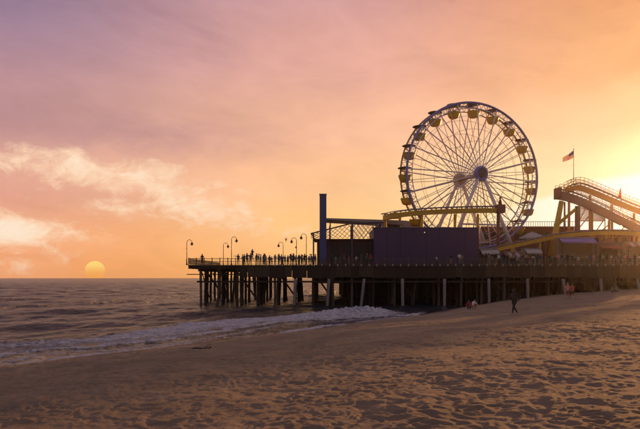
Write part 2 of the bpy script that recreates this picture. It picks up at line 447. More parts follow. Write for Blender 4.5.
# whitewater: a breaker that follows the shore, tallest by the pier, and the swash in front of it
c0 = 10.5 + 1.6 * np.sin(t * .13 + 1.) - 3.8 * sstep(t, 4, 26) + (fbm(t * .25, t * 0 + 3.3, 12, 3) - .5) * 2.2
hgt = (.10 + .85 * sstep(t, 8, 20) * (1 - sstep(t, 20, 28)) + .22 * (fbm(t * .35, t * 0 + 1., 15, 3)))
u = s - c0
prof = np.where(u < 0, np.exp(-(u / 1.5) ** 2), np.exp(-(u / 4.2) ** 2))
rough_ = (fbm(X * 2.2, Y * 2.2, 18, 5) - .5)
Z = Z + hgt * prof * (.8 + .9 * rough_)
inner = sstep(s, c0 * 0 + 12, 2)
Z = Z + inner * (.05 + .10 * rough_)
c1 = c0 - 4.6 + (fbm(t * .3, t * 0 + 7., 19, 2) - .5) * 1.5
Z = Z + .14 * np.exp(-((s - c1) / .8) ** 2) * (.6 + 1.2 * rough_)
foam = np.maximum(np.exp(-np.maximum(-u, 0) ** 2 / 20) * np.exp(-(np.maximum(u - .4, 0) / 1.5) ** 2) * (.55 + .45 * sstep(t, -34, -4)), .40 * sstep(s, c0, c0 - 2.5) * sstep(s, -1.0, 1.5))
foam = np.maximum(foam, .85 * np.exp(-((s - c1) / 1.1) ** 2))
foam = np.maximum(foam, 1.0 * np.exp(-((s - .55 - .5 * np.sin(t * .7) * np.sin(t * .23)) / .85) ** 2))
foam = np.maximum(foam, .7 * np.exp(-((s - c1 + 2.4) / .7) ** 2))
foam = foam * (1 - .9 * sstep(t, 21, 33))
lone = np.exp(-((s - 52 - 2 * np.sin(t * .1)) / 2.2) ** 2) * sstep(t, 30, 44)
foam = np.maximum(foam, .75 * lone); Z = Z + .35 * lone
wm = bpy.data.materials.new('sea_water'); wm.use_nodes = True; nt = wm.node_tree; b = nt.nodes['Principled BSDF']
t_ = nt.nodes.new('ShaderNodeTexCoord'); at = nt.nodes.new('ShaderNodeAttribute'); at.attribute_name = 'foam'
fo = E(nt, at.outputs['Fac'])
fn = noise(nt, t_.outputs['Object'], .9, 9, .66, .6); fn2 = noise(nt, t_.outputs['Object'], 3.2, 6, .6, .5)
fm = (fn * .62 + fn2 * .38 + fo * .62 - .62)
fmask = fm.step(.08, .36) * fo.step(.03, .2)
fc = mixc(nt, (fn2 * .7 + fn * .3).step(.40, .58), (.50, .56, .70), (.92, .94, 1.0))
cc = mixc(nt, fmask, (.016, .023, .036), fc); nt.links.new(cc, b.inputs['Base Color'])
ca = nt.nodes.new('ShaderNodeAttribute'); ca.attribute_name = 'calm'; calm = E(nt, ca.outputs['Fac'])
rg = fmask * .4 + .25 - calm * .14; nt.links.new(rg.v, b.inputs['Roughness']); b.inputs['IOR'].default_value = 1.33; b.inputs['Specular IOR Level'].default_value = .22
mp = nt.nodes.new('ShaderNodeMapping'); mp.inputs['Rotation'].default_value = (0, 0, .593); mp.inputs['Scale'].default_value = (1.5, .5, 1)
nt.links.new(t_.outputs['Object'], mp.inputs[0])
w1 = noise(nt, mp.outputs[0], .9, 8, .62, .4); w2 = noise(nt, mp.outputs[0], .12, 4, .5, .3)
w3 = noise(nt, mp.outputs[0], .33, 5, .55, .5)
hh = (w1 * .75 + w3 * 1.3 + w2 * 1.0) * (calm * -.85 + 1.) + fmask * (fn + fn2) * .7
bp = nt.nodes.new('ShaderNodeBump'); bp.inputs['Strength'].default_value = 1.0; bp.inputs['Distance'].default_value = 1.25
nt.links.new(hh.v, bp.inputs['Height']); nt.links.new(bp.outputs[0], b.inputs['Normal'])
sea = grid_obj('sea', X, Y, Z, (s > -3.5), wm, {'foam': foam, 'calm': sstep(s, c0 - 1.5, c0 - 5)}); sea['kind'] = 'structure'

# ------------------------------------------------------------------ helpers on the sand
def sz(x, y): return float(sand_h(np.array([[x]]), np.array([[y]]))[0, 0])
def on_sand(px, py):
    lo = None
    for k in range(4000):
        Yv = 4 + k * .03; X_, _, Z_ = P(px, py, Yv)
        if Z_ <= float(sand_base(np.array([X_]), np.array([Yv]))[0]): return Vector((X_, Yv, sz(X_, Yv)))
    return Vector((X_, Yv, sz(X_, Yv)))

# ------------------------------------------------------------------ pier
DECK, YF, YB = 6.65, 97.0, 168.0
XL, XR = -21.4, 96.0
XN = -2.0                                               # seaward of this the pier is narrow
YN = 128.0
pier = empty('pier', 'long dark timber pier on many wooden piles reaching out over the sea', 'pier', (XL, YF, 0))
PO = Vector((XL, YF, 0))
def q(x, y, z): return (x - XL, y - YF, z)
mb = MB(); x = XL; k = 0
while x < XR:
    w = .30; yb = YN if x < XN else YB
    mb.box(q(x, YF - .12 - rng.random() * .10, DECK - .1 - rng.random() * .015), q(x + w - .02, yb, DECK)); x += w
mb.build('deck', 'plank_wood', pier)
# long stringers under the planks, pile caps across, edge skirt
def part_box(name, a, b, mat, parent=pier): return MB().box(q(*a), q(*b)).build(name, mat, parent)
for yy in (YF + .05, YF + 2.6, YF + 6., YF + 12., YF + 20, YF + 28):
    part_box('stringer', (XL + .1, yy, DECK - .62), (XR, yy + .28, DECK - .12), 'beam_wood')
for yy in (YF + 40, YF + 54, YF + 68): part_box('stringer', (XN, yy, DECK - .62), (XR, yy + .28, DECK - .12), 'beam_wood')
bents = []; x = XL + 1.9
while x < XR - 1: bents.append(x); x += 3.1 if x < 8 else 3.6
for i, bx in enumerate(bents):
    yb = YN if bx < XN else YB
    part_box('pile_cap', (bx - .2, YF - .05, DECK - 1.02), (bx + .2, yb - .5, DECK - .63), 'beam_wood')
# skirt boards between the stringers and the ledger, from the third bay on
x = XL + 8.5
sk = [MB().box((0, 0, 0), (1.17, .06, -1.95)).mesh('skirt_board', 'beam_wood'), MB().box((0, 0, 0), (1.17, .06, -1.80)).mesh('skirt_board', 'skirt_wood')]
while x < XR - 1.3:
    link('skirt_board', sk[rng.randrange(2)], pier, None, q(x, YF - .16 + rng.random() * .03, DECK - .14 - rng.random() * .06)); x += 1.2
for zz, x0 in ((3.95, XL + 1.5),):
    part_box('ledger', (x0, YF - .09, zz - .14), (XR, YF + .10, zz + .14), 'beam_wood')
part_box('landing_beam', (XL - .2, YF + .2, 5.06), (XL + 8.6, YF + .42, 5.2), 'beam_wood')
# piles
pm = []
for k in range(5):
    r = random.Random(k); mbp = MB(); pts = []; rs = []
    for j in range(7):
        zz = -9.6 * (1 - j / 6); pts.append((math.sin(j * 1.3 + k) * .03, math.cos(j * 1.7 + k) * .03, zz)); rs.append(.20 + .03 * r.random() + (.05 if j < 2 else 0))
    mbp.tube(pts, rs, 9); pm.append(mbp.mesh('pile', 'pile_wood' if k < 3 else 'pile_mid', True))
pale = []
for k in range(3):
    r = random.Random(k + 40); pts = [((j / 6 - 1) * .55 * (k - .2) * -.5, 0, -9.4 * (1 - j / 6)) for j in range(7)]
    pale.append(MB().tube(pts, [.23 + .02 * r.random() for _ in pts], 10).mesh('pile', 'pile_pale', True))
spots = []
for i, bx in enumerate(bents):
    yb = YN if bx < XN else YB
    y = YF + .5; j = 0
    while y < yb - .6:
        spots.append((bx + rng.uniform(-.25, .25), y + rng.uniform(-.3, .3), j)); j += 1
        y += 3.4 if y < 125 else 5.0
spots.sort(key=lambda a: a[1])
extra = MB()
for n_, (x, y, j) in enumerate(spots):
    gz = float(sand_base(np.array([x]), np.array([y]))[0])
    rot = (rng.uniform(-.015, .015), rng.uniform(-.02, .02), rng.uniform(0, 6.3))
    if rng.random() < .12: rot = (rng.uniform(-.03, .03), rng.choice((-1, 1)) * rng.uniform(.05, .11), 0)
    if n_ < 280:
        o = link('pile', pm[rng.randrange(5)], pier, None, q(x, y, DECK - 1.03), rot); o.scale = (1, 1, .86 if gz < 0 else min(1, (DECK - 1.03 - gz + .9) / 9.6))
    else:
        extra.tube([q(x, y, DECK - 1.03), q(x + rng.uniform(-.2, .2), y, gz - .8)], .24, 6)
extra.build('piles_far_rows', 'pile_wood', pier, True, 'stuff')
for px in (295.5, 329, 364, 402, 444, 488, 526.5, 562, 599.5, 636):
    x, _, _ = P(px, 280, YF)
    gz = float(sand_base(np.array([x]), np.array([YF]))[0])
    o = link('pile', pale[rng.randrange(3)], pier, None, q(x, YF - .42, 4.42), (rng.uniform(-.02, .02), (.12 if px < 370 else .035) + rng.uniform(-.02, .02), 0))
    o.scale = (1, 1, min(.75, (4.45 - gz + .6) / 9.4))
    o['label'] = 'pale weathered outer pile'
# diagonal braces
for i, bx in enumerate(bents):
    if i % 2 == 0 and i + 1 < len(bents):
        yy = YF + (1.0 if i % 4 else 7.2)
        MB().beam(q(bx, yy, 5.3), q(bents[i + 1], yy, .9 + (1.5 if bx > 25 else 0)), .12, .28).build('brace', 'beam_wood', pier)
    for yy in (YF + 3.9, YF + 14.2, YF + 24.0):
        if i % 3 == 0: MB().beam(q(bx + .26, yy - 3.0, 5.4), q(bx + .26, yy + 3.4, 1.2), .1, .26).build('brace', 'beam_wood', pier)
for yy in (YF + 34, YF + 46, YF + 58):
    for k in range(3):
        part_box('girt', (12, yy, 1.6 + k * 1.35), (XR, yy + .2, 2.2 + k * 1.35), 'beam_wood')
mb = MB(); x = 6.0  # added board wall, blocks the light that showed through below the deck
while x < XR:
    mb.box(q(x, 150 + rng.random() * .04, -1.5), q(x + .58, 150.2, DECK - .65 - rng.random() * .1)); x += .6
mb.build('added_light_block', 'beam_wood', pier)
part_box('seaward_girt', (XN, YB - 6, 3.0), (XR, YB - 5.8, DECK - .7), 'beam_wood')
# railing: posts, rails, balusters
post = MB().box((-.06, -.06, 0), (.06, .06, 1.12)).box((-.08, -.08, 1.12), (.08, .08, 1.16)).mesh('railing_post', 'rail_wood')
blk = MB().box((-.09, -.05, -.16), (.09, .05, .16)).mesh('post_block', 'block_pale')
xs = np.arange(XL + .12, XR, 1.27)
for x in xs:
    o = link('railing_post', post, pier, None, q(x, YF + .12, DECK))
    if x > -9: link('post_block', blk, o, None, (0, -.32, -.02))
ys = np.arange(YF + .12 + 1.27, YN, 1.27)
for y in ys: link('railing_post', post, pier, None, q(XL + .12, y, DECK))
for zz in (1.05, .55, .15):
    MB().box(q(XL + .1, YF + .085, DECK + zz - .035), q(XR, YF + .155, DECK + zz + .035)).build('rail', 'rail_wood', pier)
    MB().box(q(XL + .085, YF + .16, DECK + zz - .035), q(XL + .155, YN, DECK + zz + .035)).build('rail', 'rail_wood', pier)
mb = MB()
for x in np.arange(XL + .28, XR, .17): mb.box(q(x, YF + .105, DECK + .185), q(x + .025, YF + .13, DECK + 1.01))
for y in np.arange(YF + .3, YN, .17): mb.box(q(XL + .105, y, DECK + .185), q(XL + .13, y + .025, DECK + 1.01))
mb.build('balusters', 'rail_wood', pier, False, 'stuff')

# ------------------------------------------------------------------ lamps on the pier
def lamp(px, top, Y, side, label, glob=False):
    x, _, z = P(px, top, Y); h = z - DECK
    r = empty('pier_lamp', label, 'street lamp', (x, Y, DECK), 'hooked lamps along the pier')
    MB().lathe([(.16, 0), (.16, .12), (.11, .2), (.10, .9), (.08, 1.0)], 10).build('base', 'lamp_metal', r, True)
    MB().lathe([(.055, 1.0), (.05, h - .55)], 8).lathe([(.085, h * .62), (.085, h * .62 + .1)], 8).build('pole', 'lamp_metal', r, True)
    pts = [(0, 0, h - .56)] + [(side * (.42 - .42 * math.cos(a)), 0, h - .5 + .46 * math.sin(a)) for a in np.linspace(0, math.pi * .94, 9)]
    MB().tube(pts, .04, 8).build('arm', 'lamp_metal', r, True)
    ex = pts[-1][0]; ez = pts[-1][2]
    s_ = MB().lathe([(.06, ez + .02), (.10, ez - .05), (.14, ez - .16), (.27, ez - .36), (.29, ez - .40), (.25, ez - .40)], 12, (ex, 0, 0)).build('lamp_shade', 'lamp_metal', r, True)
    MB().lathe([(.02, ez - .36), (.13, ez - .40), (.15, ez - .48), (.09, ez - .57), (.02, ez - .59)], 10, (ex, 0, 0)).build('bulb_glass', 'lamp_glass', s_, True)
    if glob: MB().box((-.22, -.06, h * .62), (-.06, .06, h * .62 + .28)).build('loudspeaker', 'lamp_metal', r)
    return r
lamp(186.8, 239.5, 97.5, 1, 'hooked lamp standing alone at the seaward end of the pier railing')
lamp(223.4, 242.6, 108, 1, 'shorter of two neighbouring hooked lamps near the lone figure, hook facing the crowd')
lamp(231.5, 236.5, 99, 1, 'taller of two neighbouring hooked lamps beside the start of the crowd')
lamp(283.2, 241.8, 109, -1, 'smallest hooked lamp rising among the crowd, hook facing the sea end')
lamp(296.5, 237.5, 102, -1, 'hooked lamp among the crowd with a loudspeaker box on its pole', True)
lamp(306.3, 233.5, 98.5, -1, 'tallest hooked lamp, next to the blue pillar')

# ------------------------------------------------------------------ blue pillar
x0, _, zt = P(319.6, 195, 98.6); x1 = P(326.4, 195, 98.6)[0]
r = empty('blue_pillar', 'tall plain blue rectangular pillar standing at the railing beside the net canopy', 'pillar', ((x0 + x1) / 2, 98.6, DECK))
w = (x1 - x0) / 2; h = zt - DECK
MB().box((-w, -.5, 0), (w, .5, h)).build('shaft', 'tower_blue', r)
MB().box((-w - .08, -.58, 0.005), (w + .08, -.503, .5)).build('plinth', 'tower_trim', r)
MB().box((-w - .05, -.55, h + .003), (w + .05, .55, h + .14)).build('cap', 'tower_trim', r)
for zz in (h * .33, h * .66): MB().box((-w - .006, -.506, zz), (w + .006, .506, zz + .03)).build('seam', 'tower_trim', r)

# ------------------------------------------------------------------ pavilion with net canopy
r = empty('net_pavilion', 'dark maroon pavilion with a sloping diamond net canopy behind the blue pillar', 'pavilion', (4, 103, DECK)); L = local(r)
Yp = 103.
x0 = P(317, 0, Yp)[0] - 4; x1 = P(377, 0, Yp)[0] - 4; hw = P(0, 240, Yp)[2] - DECK
MB().box((x0, 0, 0), (x1, 7, hw)).build('wall', 'maroon', r)
for i in range(5):
    xa = x0 + (x1 - x0) * (i + .15) / 5; xb = x0 + (x1 - x0) * (i + .85) / 5
    MB().box((xa, -.05, .7), (xb, -.01, hw - .7)).build('shutter', 'opening_dark', r)
MB().box((x0 - .5, -.7, hw + .003), (x1, 7.2, hw + .16)).build('roof_slab', 'maroon', r)
A, Bp, Cp = L(311, 233.5, 101.5), L(352, 223.2, 101.5), L(384, 222.5, 101.5)
bm_ = MB().tube([A, Bp, Cp], .11, 8); bm_.build('canopy_beam', 'steel_dark', r)
A2, B2, C2 = L(311, 233.5, 110), L(352, 223.2, 110), L(384, 222.5, 110)
MB().tube([A2, B2, C2], .11, 8).build('canopy_beam', 'steel_dark', r)
MB().tube([A, A2], .1, 8).build('canopy_beam', 'steel_dark', r)
MB().tube([A, L(311, 233.5, 101.5) + Vector((.9, 0, -1.3))], .08, 6).build('canopy_strut', 'steel_dark', r)
for px in (313.5, 352, 381):
    p = L(px, 0, 101.5); top = 224 if px > 340 else 233
    MB().tube([(p.x, -1.45, 0), (p.x, -1.45, L(px, top, 101.5).z)], .13, 8).build('column', 'tower_trim', r)
def netted(p00, p10, p11, p01, nu, nv, rad):              # two families of crossing cords over a quad
    mbn = MB(); p00, p10, p11, p01 = map(Vector, (p00, p10, p11, p01))
    S = lambda u, v: p00 * (1 - u) * (1 - v) + p10 * u * (1 - v) + p11 * u * v + p01 * (1 - u) * v
    for k in range(-nv, nu):
        for sgn in (1, -1):
            a = max(0, -k if k < 0 else 0); pts = []
            for j in range(nv + 1):
                uu = (k + j) / nu
                if 0 <= uu <= 1: pts.append(S(uu, j / nv if sgn > 0 else 1 - j / nv))
            if len(pts) > 1: mbn.tube([pts[0], pts[-1]], rad, 4)
    return mbn
b0 = hw + .25
netted((A.x, A.y, b0 - .1), (Bp.x, Bp.y, b0), Bp, A, 9, 3, .04).build('net', 'net_white', r, False, 'stuff')
netted((Bp.x, Bp.y, b0), (Cp.x, Cp.y, b0), Cp, Bp, 8, 3, .04).build('net', 'net_white', r, False, 'stuff')
netted((B2.x, B2.y, b0), (C2.x, C2.y, b0), C2, B2, 7, 3, .04).build('net', 'net_white', r, False, 'stuff')
netted(A, Bp, B2, A2, 9, 6, .035).build('net', 'net_white', r, False, 'stuff')
netted(Bp, Cp, C2, B2, 8, 6, .035).build('net', 'net_white', r, False, 'stuff')

# flat grey shelter roof behind it
r = empty('shelter', 'long flat grey shelter roof on slim posts behind the net canopy', 'shelter', (6, 119, DECK)); L = local(r)
a = L(320.5, 219.3, 119); bq = L(401, 222.5, 119)
MB().add([(a.x, -3, a.z), (bq.x, -3, a.z - .5), (bq.x, 5, a.z - .3), (a.x, 5, a.z + .05), (a.x, -3, a.z - .22), (bq.x, -3, bq.z - .75), (bq.x, 5, bq.z - .5), (a.x, 5, a.z - .2)],
         [(0, 1, 2, 3), (7, 6, 5, 4), (0, 4, 5, 1), (1, 5, 6, 2), (2, 6, 7, 3), (3, 7, 4, 0)]).build('roof', 'roof_grey', r)
for px in (330, 352, 375, 398):
    p = L(px, 0, 119)
    for yy in (-2.4, 4.2): MB().tube([(p.x, yy, 0), (p.x, yy, bq.z - .3)], .12, 8).build('post', 'steel_dark', r)
# vaulted roof hall
r = empty('vaulted_hall', 'low hall with a rounded grey roof showing above the purple wall', 'building', (17.2, 124, DECK))
hz_ = P(0, 229, 124)[2] - DECK; tz = P(0, 220.5, 124)[2] - DECK
MB().box((-6, 0, 0), (5, 12, hz_)).build('wall', 'wall_tan', r)
prof = [(-6.2 + 11.4 * k / 12, hz_ + .01 + (tz - hz_) * math.sin(math.pi * k / 12) ** .8) for k in range(13)]
mb = MB(); vs = [(x, -.3, z) for x, z in prof] + [(x, 12.3, z) for x, z in prof]
mb.add(vs, [(k, k + 1, k + 14, k + 13) for k in range(12)] + [tuple(range(13)), tuple(range(25, 12, -1))] + [(0, 13, 25, 12)]).build('roof', 'roof_grey', r)

# ------------------------------------------------------------------ purple walled building
Yw = 100.6
x0 = P(374, 0, Yw)[0]; x1 = P(479, 0, Yw)[0]; hw = P(0, 228, Yw)[2] - DECK
r = empty('purple_building', 'large blank purple panelled building standing in front of the big wheel', 'building', (x0, Yw, DECK))
MB().box((0, .06, 0), (x1 - x0, 3.0, hw - .02)).build('core', 'purple_dark', r)
nP = 8; pw = (x1 - x0) / nP
pan = MB().box((.025, 0, 0), (pw - .025, .055, hw)).mesh('wall_panel', 'purple_wall')
for i in range(nP): link('wall_panel', pan, r, None, (i * pw, 0 + (.008 if i % 3 == 1 else 0), 0))
MB().box((-.03, -.03, hw + .003), (x1 - x0 + .03, 3.1, hw + .12)).build('coping', 'purple_dark', r)
for px, py in ((424.5, 232), (414.5, 232.5)):
    p = Vector(P(px, py, Yw)) - r.location
    f_ = MB().box((p.x - .09, -.22, p.z - .02), (p.x + .09, -.004, p.z + .12)).build('wall_lamp', 'steel_dark', r)
    if px > 420: MB().lathe([(.02, p.z - .12), (.08, p.z - .08), (.08, p.z - .025)], 8, (p.x, -.13, 0)).build('bulb', 'bulb', f_)
MB().box((pw * 6.3, -.03, 0), (pw * 6.3 + 1.1, -.004, 2.2)).build('door', 'purple_dark', r)

# ------------------------------------------------------------------ ferris wheel
WY = 114.; wc = Vector(P(470.2, 177.0, WY)); RW = 73.2 * WY / F; TH = R(16)
wheel = empty('ferris_wheel', 'big ferris wheel with blue and white rim and yellow gondolas above the pier', 'ferris wheel', (wc.x, wc.y, DECK))
ax = Vector((math.sin(TH), -math.cos(TH), 0)); pr = Vector((math.cos(TH), math.sin(TH), 0)); HC = Vector((0, 0, wc.z - DECK))
def wp(rad, ang, w): return HC + pr * (rad * math.sin(ang)) + Vector((0, 0, rad * math.cos(ang))) + ax * w
def ring(rad, w, tr, n=100, seg=8):
    mb = MB(); pts = [wp(rad, 2 * math.pi * k / n, w) for k in range(n + 1)]
    return mb.tube(pts, tr, seg, 0, False)
RWH, HUBW = 1.40, 3.9                                   # half widths of rim and hub
for w, nm, r1, mt in ((RWH, 'front_rim', .23, 'wheel_blue'), (-RWH, 'rear_rim', .17, 'wheel_rear_sunlit')):
    o = ring(RW - .2, w, r1).build(nm, mt, wheel, True)
    ring(RW - 1.25, w, .10, 100, 6).build('inner_rim', 'wheel_white' if w > 0 else 'wheel_rear_sunlit', o, True)
    mb = MB()
    for k in range(80):
        a0, a1 = 2 * math.pi * k / 80, 2 * math.pi * (k + .5) / 80
        mb.tube([wp(RW - .25, a0, w), wp(RW - 1.2, a1, w)], .045, 4); mb.tube([wp(RW - 1.2, a1, w), wp(RW - .25, a0 + 2 * math.pi / 80, w)], .045, 4)
    mb.build('rim_lacing', 'wheel_blue' if w > 0 else 'wheel_rear_sunlit', o, False, 'stuff')
for rad in (.80, .62, .45):
    for w in (1, -1):
        ring(RW * rad, w * (RWH + (HUBW - .5 - RWH) * (1 - rad)), .032, 80, 4).build('ring_cable', 'cable', wheel)
for k in range(20):
    for w in (1, -1):
        for da, mt, rd in ((0, 'wheel_white', .11), (math.pi / 20, 'cable', .05)):
            a = 2 * math.pi * (k + .16) / 20 + da
            MB().tube([wp(1.0, a, w * (HUBW - .35)), wp(RW - .25, a, w * RWH)], rd, 6).build('spoke', mt, wheel)
for k in range(20):
    a = 2 * math.pi * (k + .16) / 20
    MB().tube([wp(RW - .25, a, RWH), wp(RW - .25, a, -RWH)], .09, 6).build('cross_axle', 'wheel_rear_sunlit', wheel)
MB().tube([HC + ax * (HUBW + .3), HC - ax * (HUBW + .3)], .38, 16).build('axle', 'wheel_rear_sunlit', wheel, True)
for w, mt in ((1, 'hub_blue'), (-1, 'wheel_rear_sunlit')):
    hb = MB().lathe([(1.05, -.35), (1.38, -.2), (1.38, .25), (1.18, .42), (.9, .40), (.9, .12), (.3, .10)], 28, HC + ax * (w * HUBW), 0, ax * w).build('hub', mt, wheel, True)
    MB().lathe([(.86, .13), (.84, .30), (.55, .40), (.12, .44)], 24, HC + ax * (w * HUBW), 0, ax * w).build('hub_cap', 'hub_dark', hb, True)
for w in (1, -1):
    for sd_ in (-1, 1):
        top = HC + ax * (w * (HUBW + .05)) + pr * (sd_ * .55) + Vector((0, 0, -.7)); ft = pr * (sd_ * 7.8) + ax * (w * (HUBW + .6))
        MB().tube([ft, top], [.42, .30], 12).build('support_leg', 'wheel_white', wheel, True)
        MB().box(ft + Vector((-.8, -.8, -.0)), ft + Vector((.8, .8, .35))).build('footing', 'steel_dark', wheel)
    MB().tube([pr * -4.6 + ax * (w * (HUBW + .3)) + HC * .45, pr * 4.6 + ax * (w * (HUBW + .3)) + HC * .45], .16, 8).build('cross_beam', 'wheel_white', wheel)
# gondola: shared meshes
tub = MB().lathe([(.30, -2.52), (.72, -2.42), (.98, -2.1), (1.12, -1.65), (1.18, -1.38), (1.22, -1.34), (1.22, -1.28), (1.10, -1.28), (1.04, -1.55), (.8, -2.0), (.2, -2.1)], 16).mesh('tub', 'gondola_yellow', True)
can = MB().lathe([(1.30, .02), (1.34, .06), (1.20, .15), (.75, .27), (.3, .36), (.06, .42)], 16).mesh('canopy', 'gondola_top', True)
mb = MB()
for k in range(4):
    a = math.pi / 4 + k * math.pi / 2; mb.tube([(1.1 * math.cos(a), 1.1 * math.sin(a), -1.33), (.42 * math.cos(a), .42 * math.sin(a), .1)], .03, 5)
hang = mb.tube([(0, 0, -2.05), (0, 0, .12)], .05, 6).mesh('hanger', 'wheel_rear_sunlit')
seat = MB().lathe([(.45, -2.04), (.92, -1.92), (.97, -1.75), (.45, -1.75)], 14).mesh('seat', 'hub_dark', True)
for k in range(20):
    a = 2 * math.pi * (k + .16) / 20; p = wp(RW - .42, a, 0)
    g = link('gondola', tub, wheel, None, p + Vector((0, 0, .25)), (0, 0, TH + .3))
    for nm, me in (('canopy', can), ('hanger', hang), ('seat', seat)): link(nm, me, g)
MB().box((-5.5, -4.6, .003), (6.5, 4.6, .8)).build('boarding_platform', 'steel_dark', wheel)

# ------------------------------------------------------------------ roller coaster
coast = empty('roller_coaster', 'yellow tubular steel roller coaster running past the big wheel to a railed hill', 'roller coaster', (40, 106, DECK)); L = local(coast)
def spline(pts, n=10):
    pts = [Vector(p) for p in pts]; out = []
    for i in range(len(pts) - 1):
        p0, p1, p2, p3 = pts[max(i - 1, 0)], pts[i], pts[i + 1], pts[min(i + 2, len(pts) - 1)]
        for k in range(n):
            t = k / n; out.append(.5 * ((2 * p1) + (p2 - p0) * t + (2 * p0 - 5 * p1 + 4 * p2 - p3) * t * t + (3 * p1 - p0 - 3 * p2 + p3) * t ** 3))
    return out + [pts[-1]]
def resample(pts, step):
    out = [pts[0]]; acc = 0
    for a, b_ in zip(pts, pts[1:]):
        l = (b_ - a).length; pos = step - acc
        while pos <= l:
            out.append(a.lerp(b_, pos / l)); pos += step
        acc = (acc + l) % step
    return out
def sideof(pts, i):
    t = (pts[min(i + 1, len(pts) - 1)] - pts[max(i - 1, 0)]); s_ = Vector((t.y, -t.x, 0)); return s_.normalized()
def track(pts, spine_mat, spine=(.55, .62), rail_h=.55, fence=0., fence_mat='track_grey', gauge=.55):
    pts = [Vector(p) for p in pts]
    sp_ = MB().sweep(pts, spine[0], spine[1]).build('spine', spine_mat, coast)
    for sg in (-1, 1):
        MB().tube([p + sideof(pts, i) * sg * gauge + Vector((0, 0, rail_h)) for i, p in enumerate(pts)], .07, 6).build('running_rail', 'track_grey', coast)
    rs = resample(pts, .9); mb = MB()
    for i, p in enumerate(rs):
        s_ = sideof(rs, i); mb.beam(p + s_ * -(gauge + .1) + Vector((0, 0, rail_h - .09)), p + s_ * (gauge + .1) + Vector((0, 0, rail_h - .09)), .12, .08)
        mb.beam(p + Vector((0, 0, spine[1] / 2)), p + Vector((0, 0, rail_h - .1)), .14, .14)
    mb.build('cross_ties', 'track_grey', coast, False, 'stuff')
    if fence:
        for sg in (-1, 1):
            for zz in (fence, fence * .55, .12):
                MB().tube([p + sideof(pts, i) * sg * (gauge + .45) + Vector((0, 0, rail_h + zz)) for i, p in enumerate(pts)], .045, 5).build('walkway_rail', fence_mat, coast)
            mb = MB(); rs = resample(pts, .8)
            for i, p in enumerate(rs):
                b0_ = p + sideof(rs, i) * sg * (gauge + .45) + Vector((0, 0, rail_h))
                mb.tube([b0_ + Vector((0, 0, -.12)), b0_ + Vector((0, 0, fence))], .035, 4)
                if i + 1 < len(rs):
                    c_ = rs[i + 1] + sideof(rs, i + 1) * sg * (gauge + .45) + Vector((0, 0, rail_h + fence)); mb.tube([b0_ + Vector((0, 0, .05)), c_], .028, 4)
            mb.build('walkway_lattice', fence_mat, coast, False, 'stuff')
        MB().sweep(pts, .42, .05, 0, (gauge + .28, rail_h + .02)).build('walkway', fence_mat, coast)
def col(a, b_, w, mat='track_yellow'):
    return MB().tube([a, b_], w, 10).build('support_column', mat, coast, True)
TY = 105.4
loop = spline([L(503, 210.5, TY), L(470, 210.8, TY), L(430, 212.3, TY), L(400, 215, TY + .3), L(387.5, 217.5, TY + 2.2), L(384.5, 217.5, TY + 5.5), L(390, 217, TY + 9.5), L(400, 217, TY + 13)], 8)
track(loop, 'track_yellow', (.6, .80), .72)
p = loop[0]; col((p.x - .75, p.y + .3, 0), (p.x - .75, p.y + .3, p.z - .4), .28, 'rust_red')
MB().box((p.x - 1.2, p.y - .8, p.z - .42), (p.x + .2, p.y + .8, p.z + .98)).build('end_gantry', 'rust_red', coast)
MB().lathe([(.32, 0), (.30, .5), (.12, 1.0), (.2, 1.25), (.05, 1.5)], 10, (p.x - .5, p.y, p.z + .99)).build('finial', 'roof_red', coast, True)
p = L(384.5, 217.5, TY + 3.6); col((p.x + .9, p.y + .4, 0), (p.x, p.y, p.z - .3), .30)
for px in (422, 455, 478):
    p = L(px, 212.4, TY); col((p.x, p.y + .2, 0), (p.x, p.y, p.z - .3), .24)
p = L(400, 217, TY + 13); col((p.x, p.y, 0), (p.x, p.y, p.z - .3), .26)
# low curved run rising towards the hill foot
TL = 104.2
low = spline([L(482, 254, TL), L(500, 249.0, TL), L(525, 243.5, TL), L(548, 238.5, TL), L(575, 234.5, TL + 1), L(610, 233, TL + 2), L(650, 234.5, TL + 3), L(700, 238, TL + 4)], 8)
track(low, 'track_yellow', (.62, .62), .55)
for px, py in ((512, 246.5), (540, 240.5), (572, 235), (606, 233.4), (640, 234.5), (672, 236)):
    p = L(px, py, TL + max(0, (px - 550) / 30)); col((p.x, p.y + .1, 0), (p.x, p.y, p.z - .25), .2)
# front drop of the hill
H1 = 107.
dropf = spline([L(557.5, 195.5, H1), L(566, 197.0, H1), L(580, 201.5, H1), L(600, 210.5, H1), L(622, 221.5, H1), L(650, 235, H1 + 1)], 8)
track(dropf, 'track_purple', (.8, 1.35), .95, .95, 'coaster_orange')
H2 = 110.5
hill = spline([L(566, 192, H2), L(573, 188.5, H2), L(581, 188.3, H2), L(594, 193.0, H2), L(612, 200.5, H2), L(630, 208, H2), L(655, 218, H2), L(700, 240, H2)], 8)
track(hill, 'coaster_orange', (.7, .9), .7, 1.1, 'coaster_orange')
a = L(561.2, 198, H1); MB().tube([Vector((L(547.5, 0, H1).x, a.y - .9, 0)), a + Vector((0, -.1, -.6))], [.62, .42], 12).build('support_column', 'track_yellow', coast, True)
MB().tube([L(555.5, 226, H1 - .6), L(576, 209, H1)], .30, 10).build('support_brace', 'track_yellow', coast, True)
for px, y0, w, mt in ((564.6, 201, .16, 'rust_red'), (577.5, 205, .46, 'rust_red'), (592, 210, .22, 'coaster_orange'), (609, 219, .22, 'coaster_orange'), (630, 229, .22, 'coaster_orange')):
    p = L(px, y0, H1); col((p.x, p.y, 0), (p.x, p.y, p.z - .2), w, mt)
for px, y0 in ((569, 193), (590, 194), (612, 203), (634, 212), (660, 223)):
    p = L(px, y0, H2); col((p.x, p.y, 0), (p.x, p.y, p.z - .2), .24, 'coaster_orange')
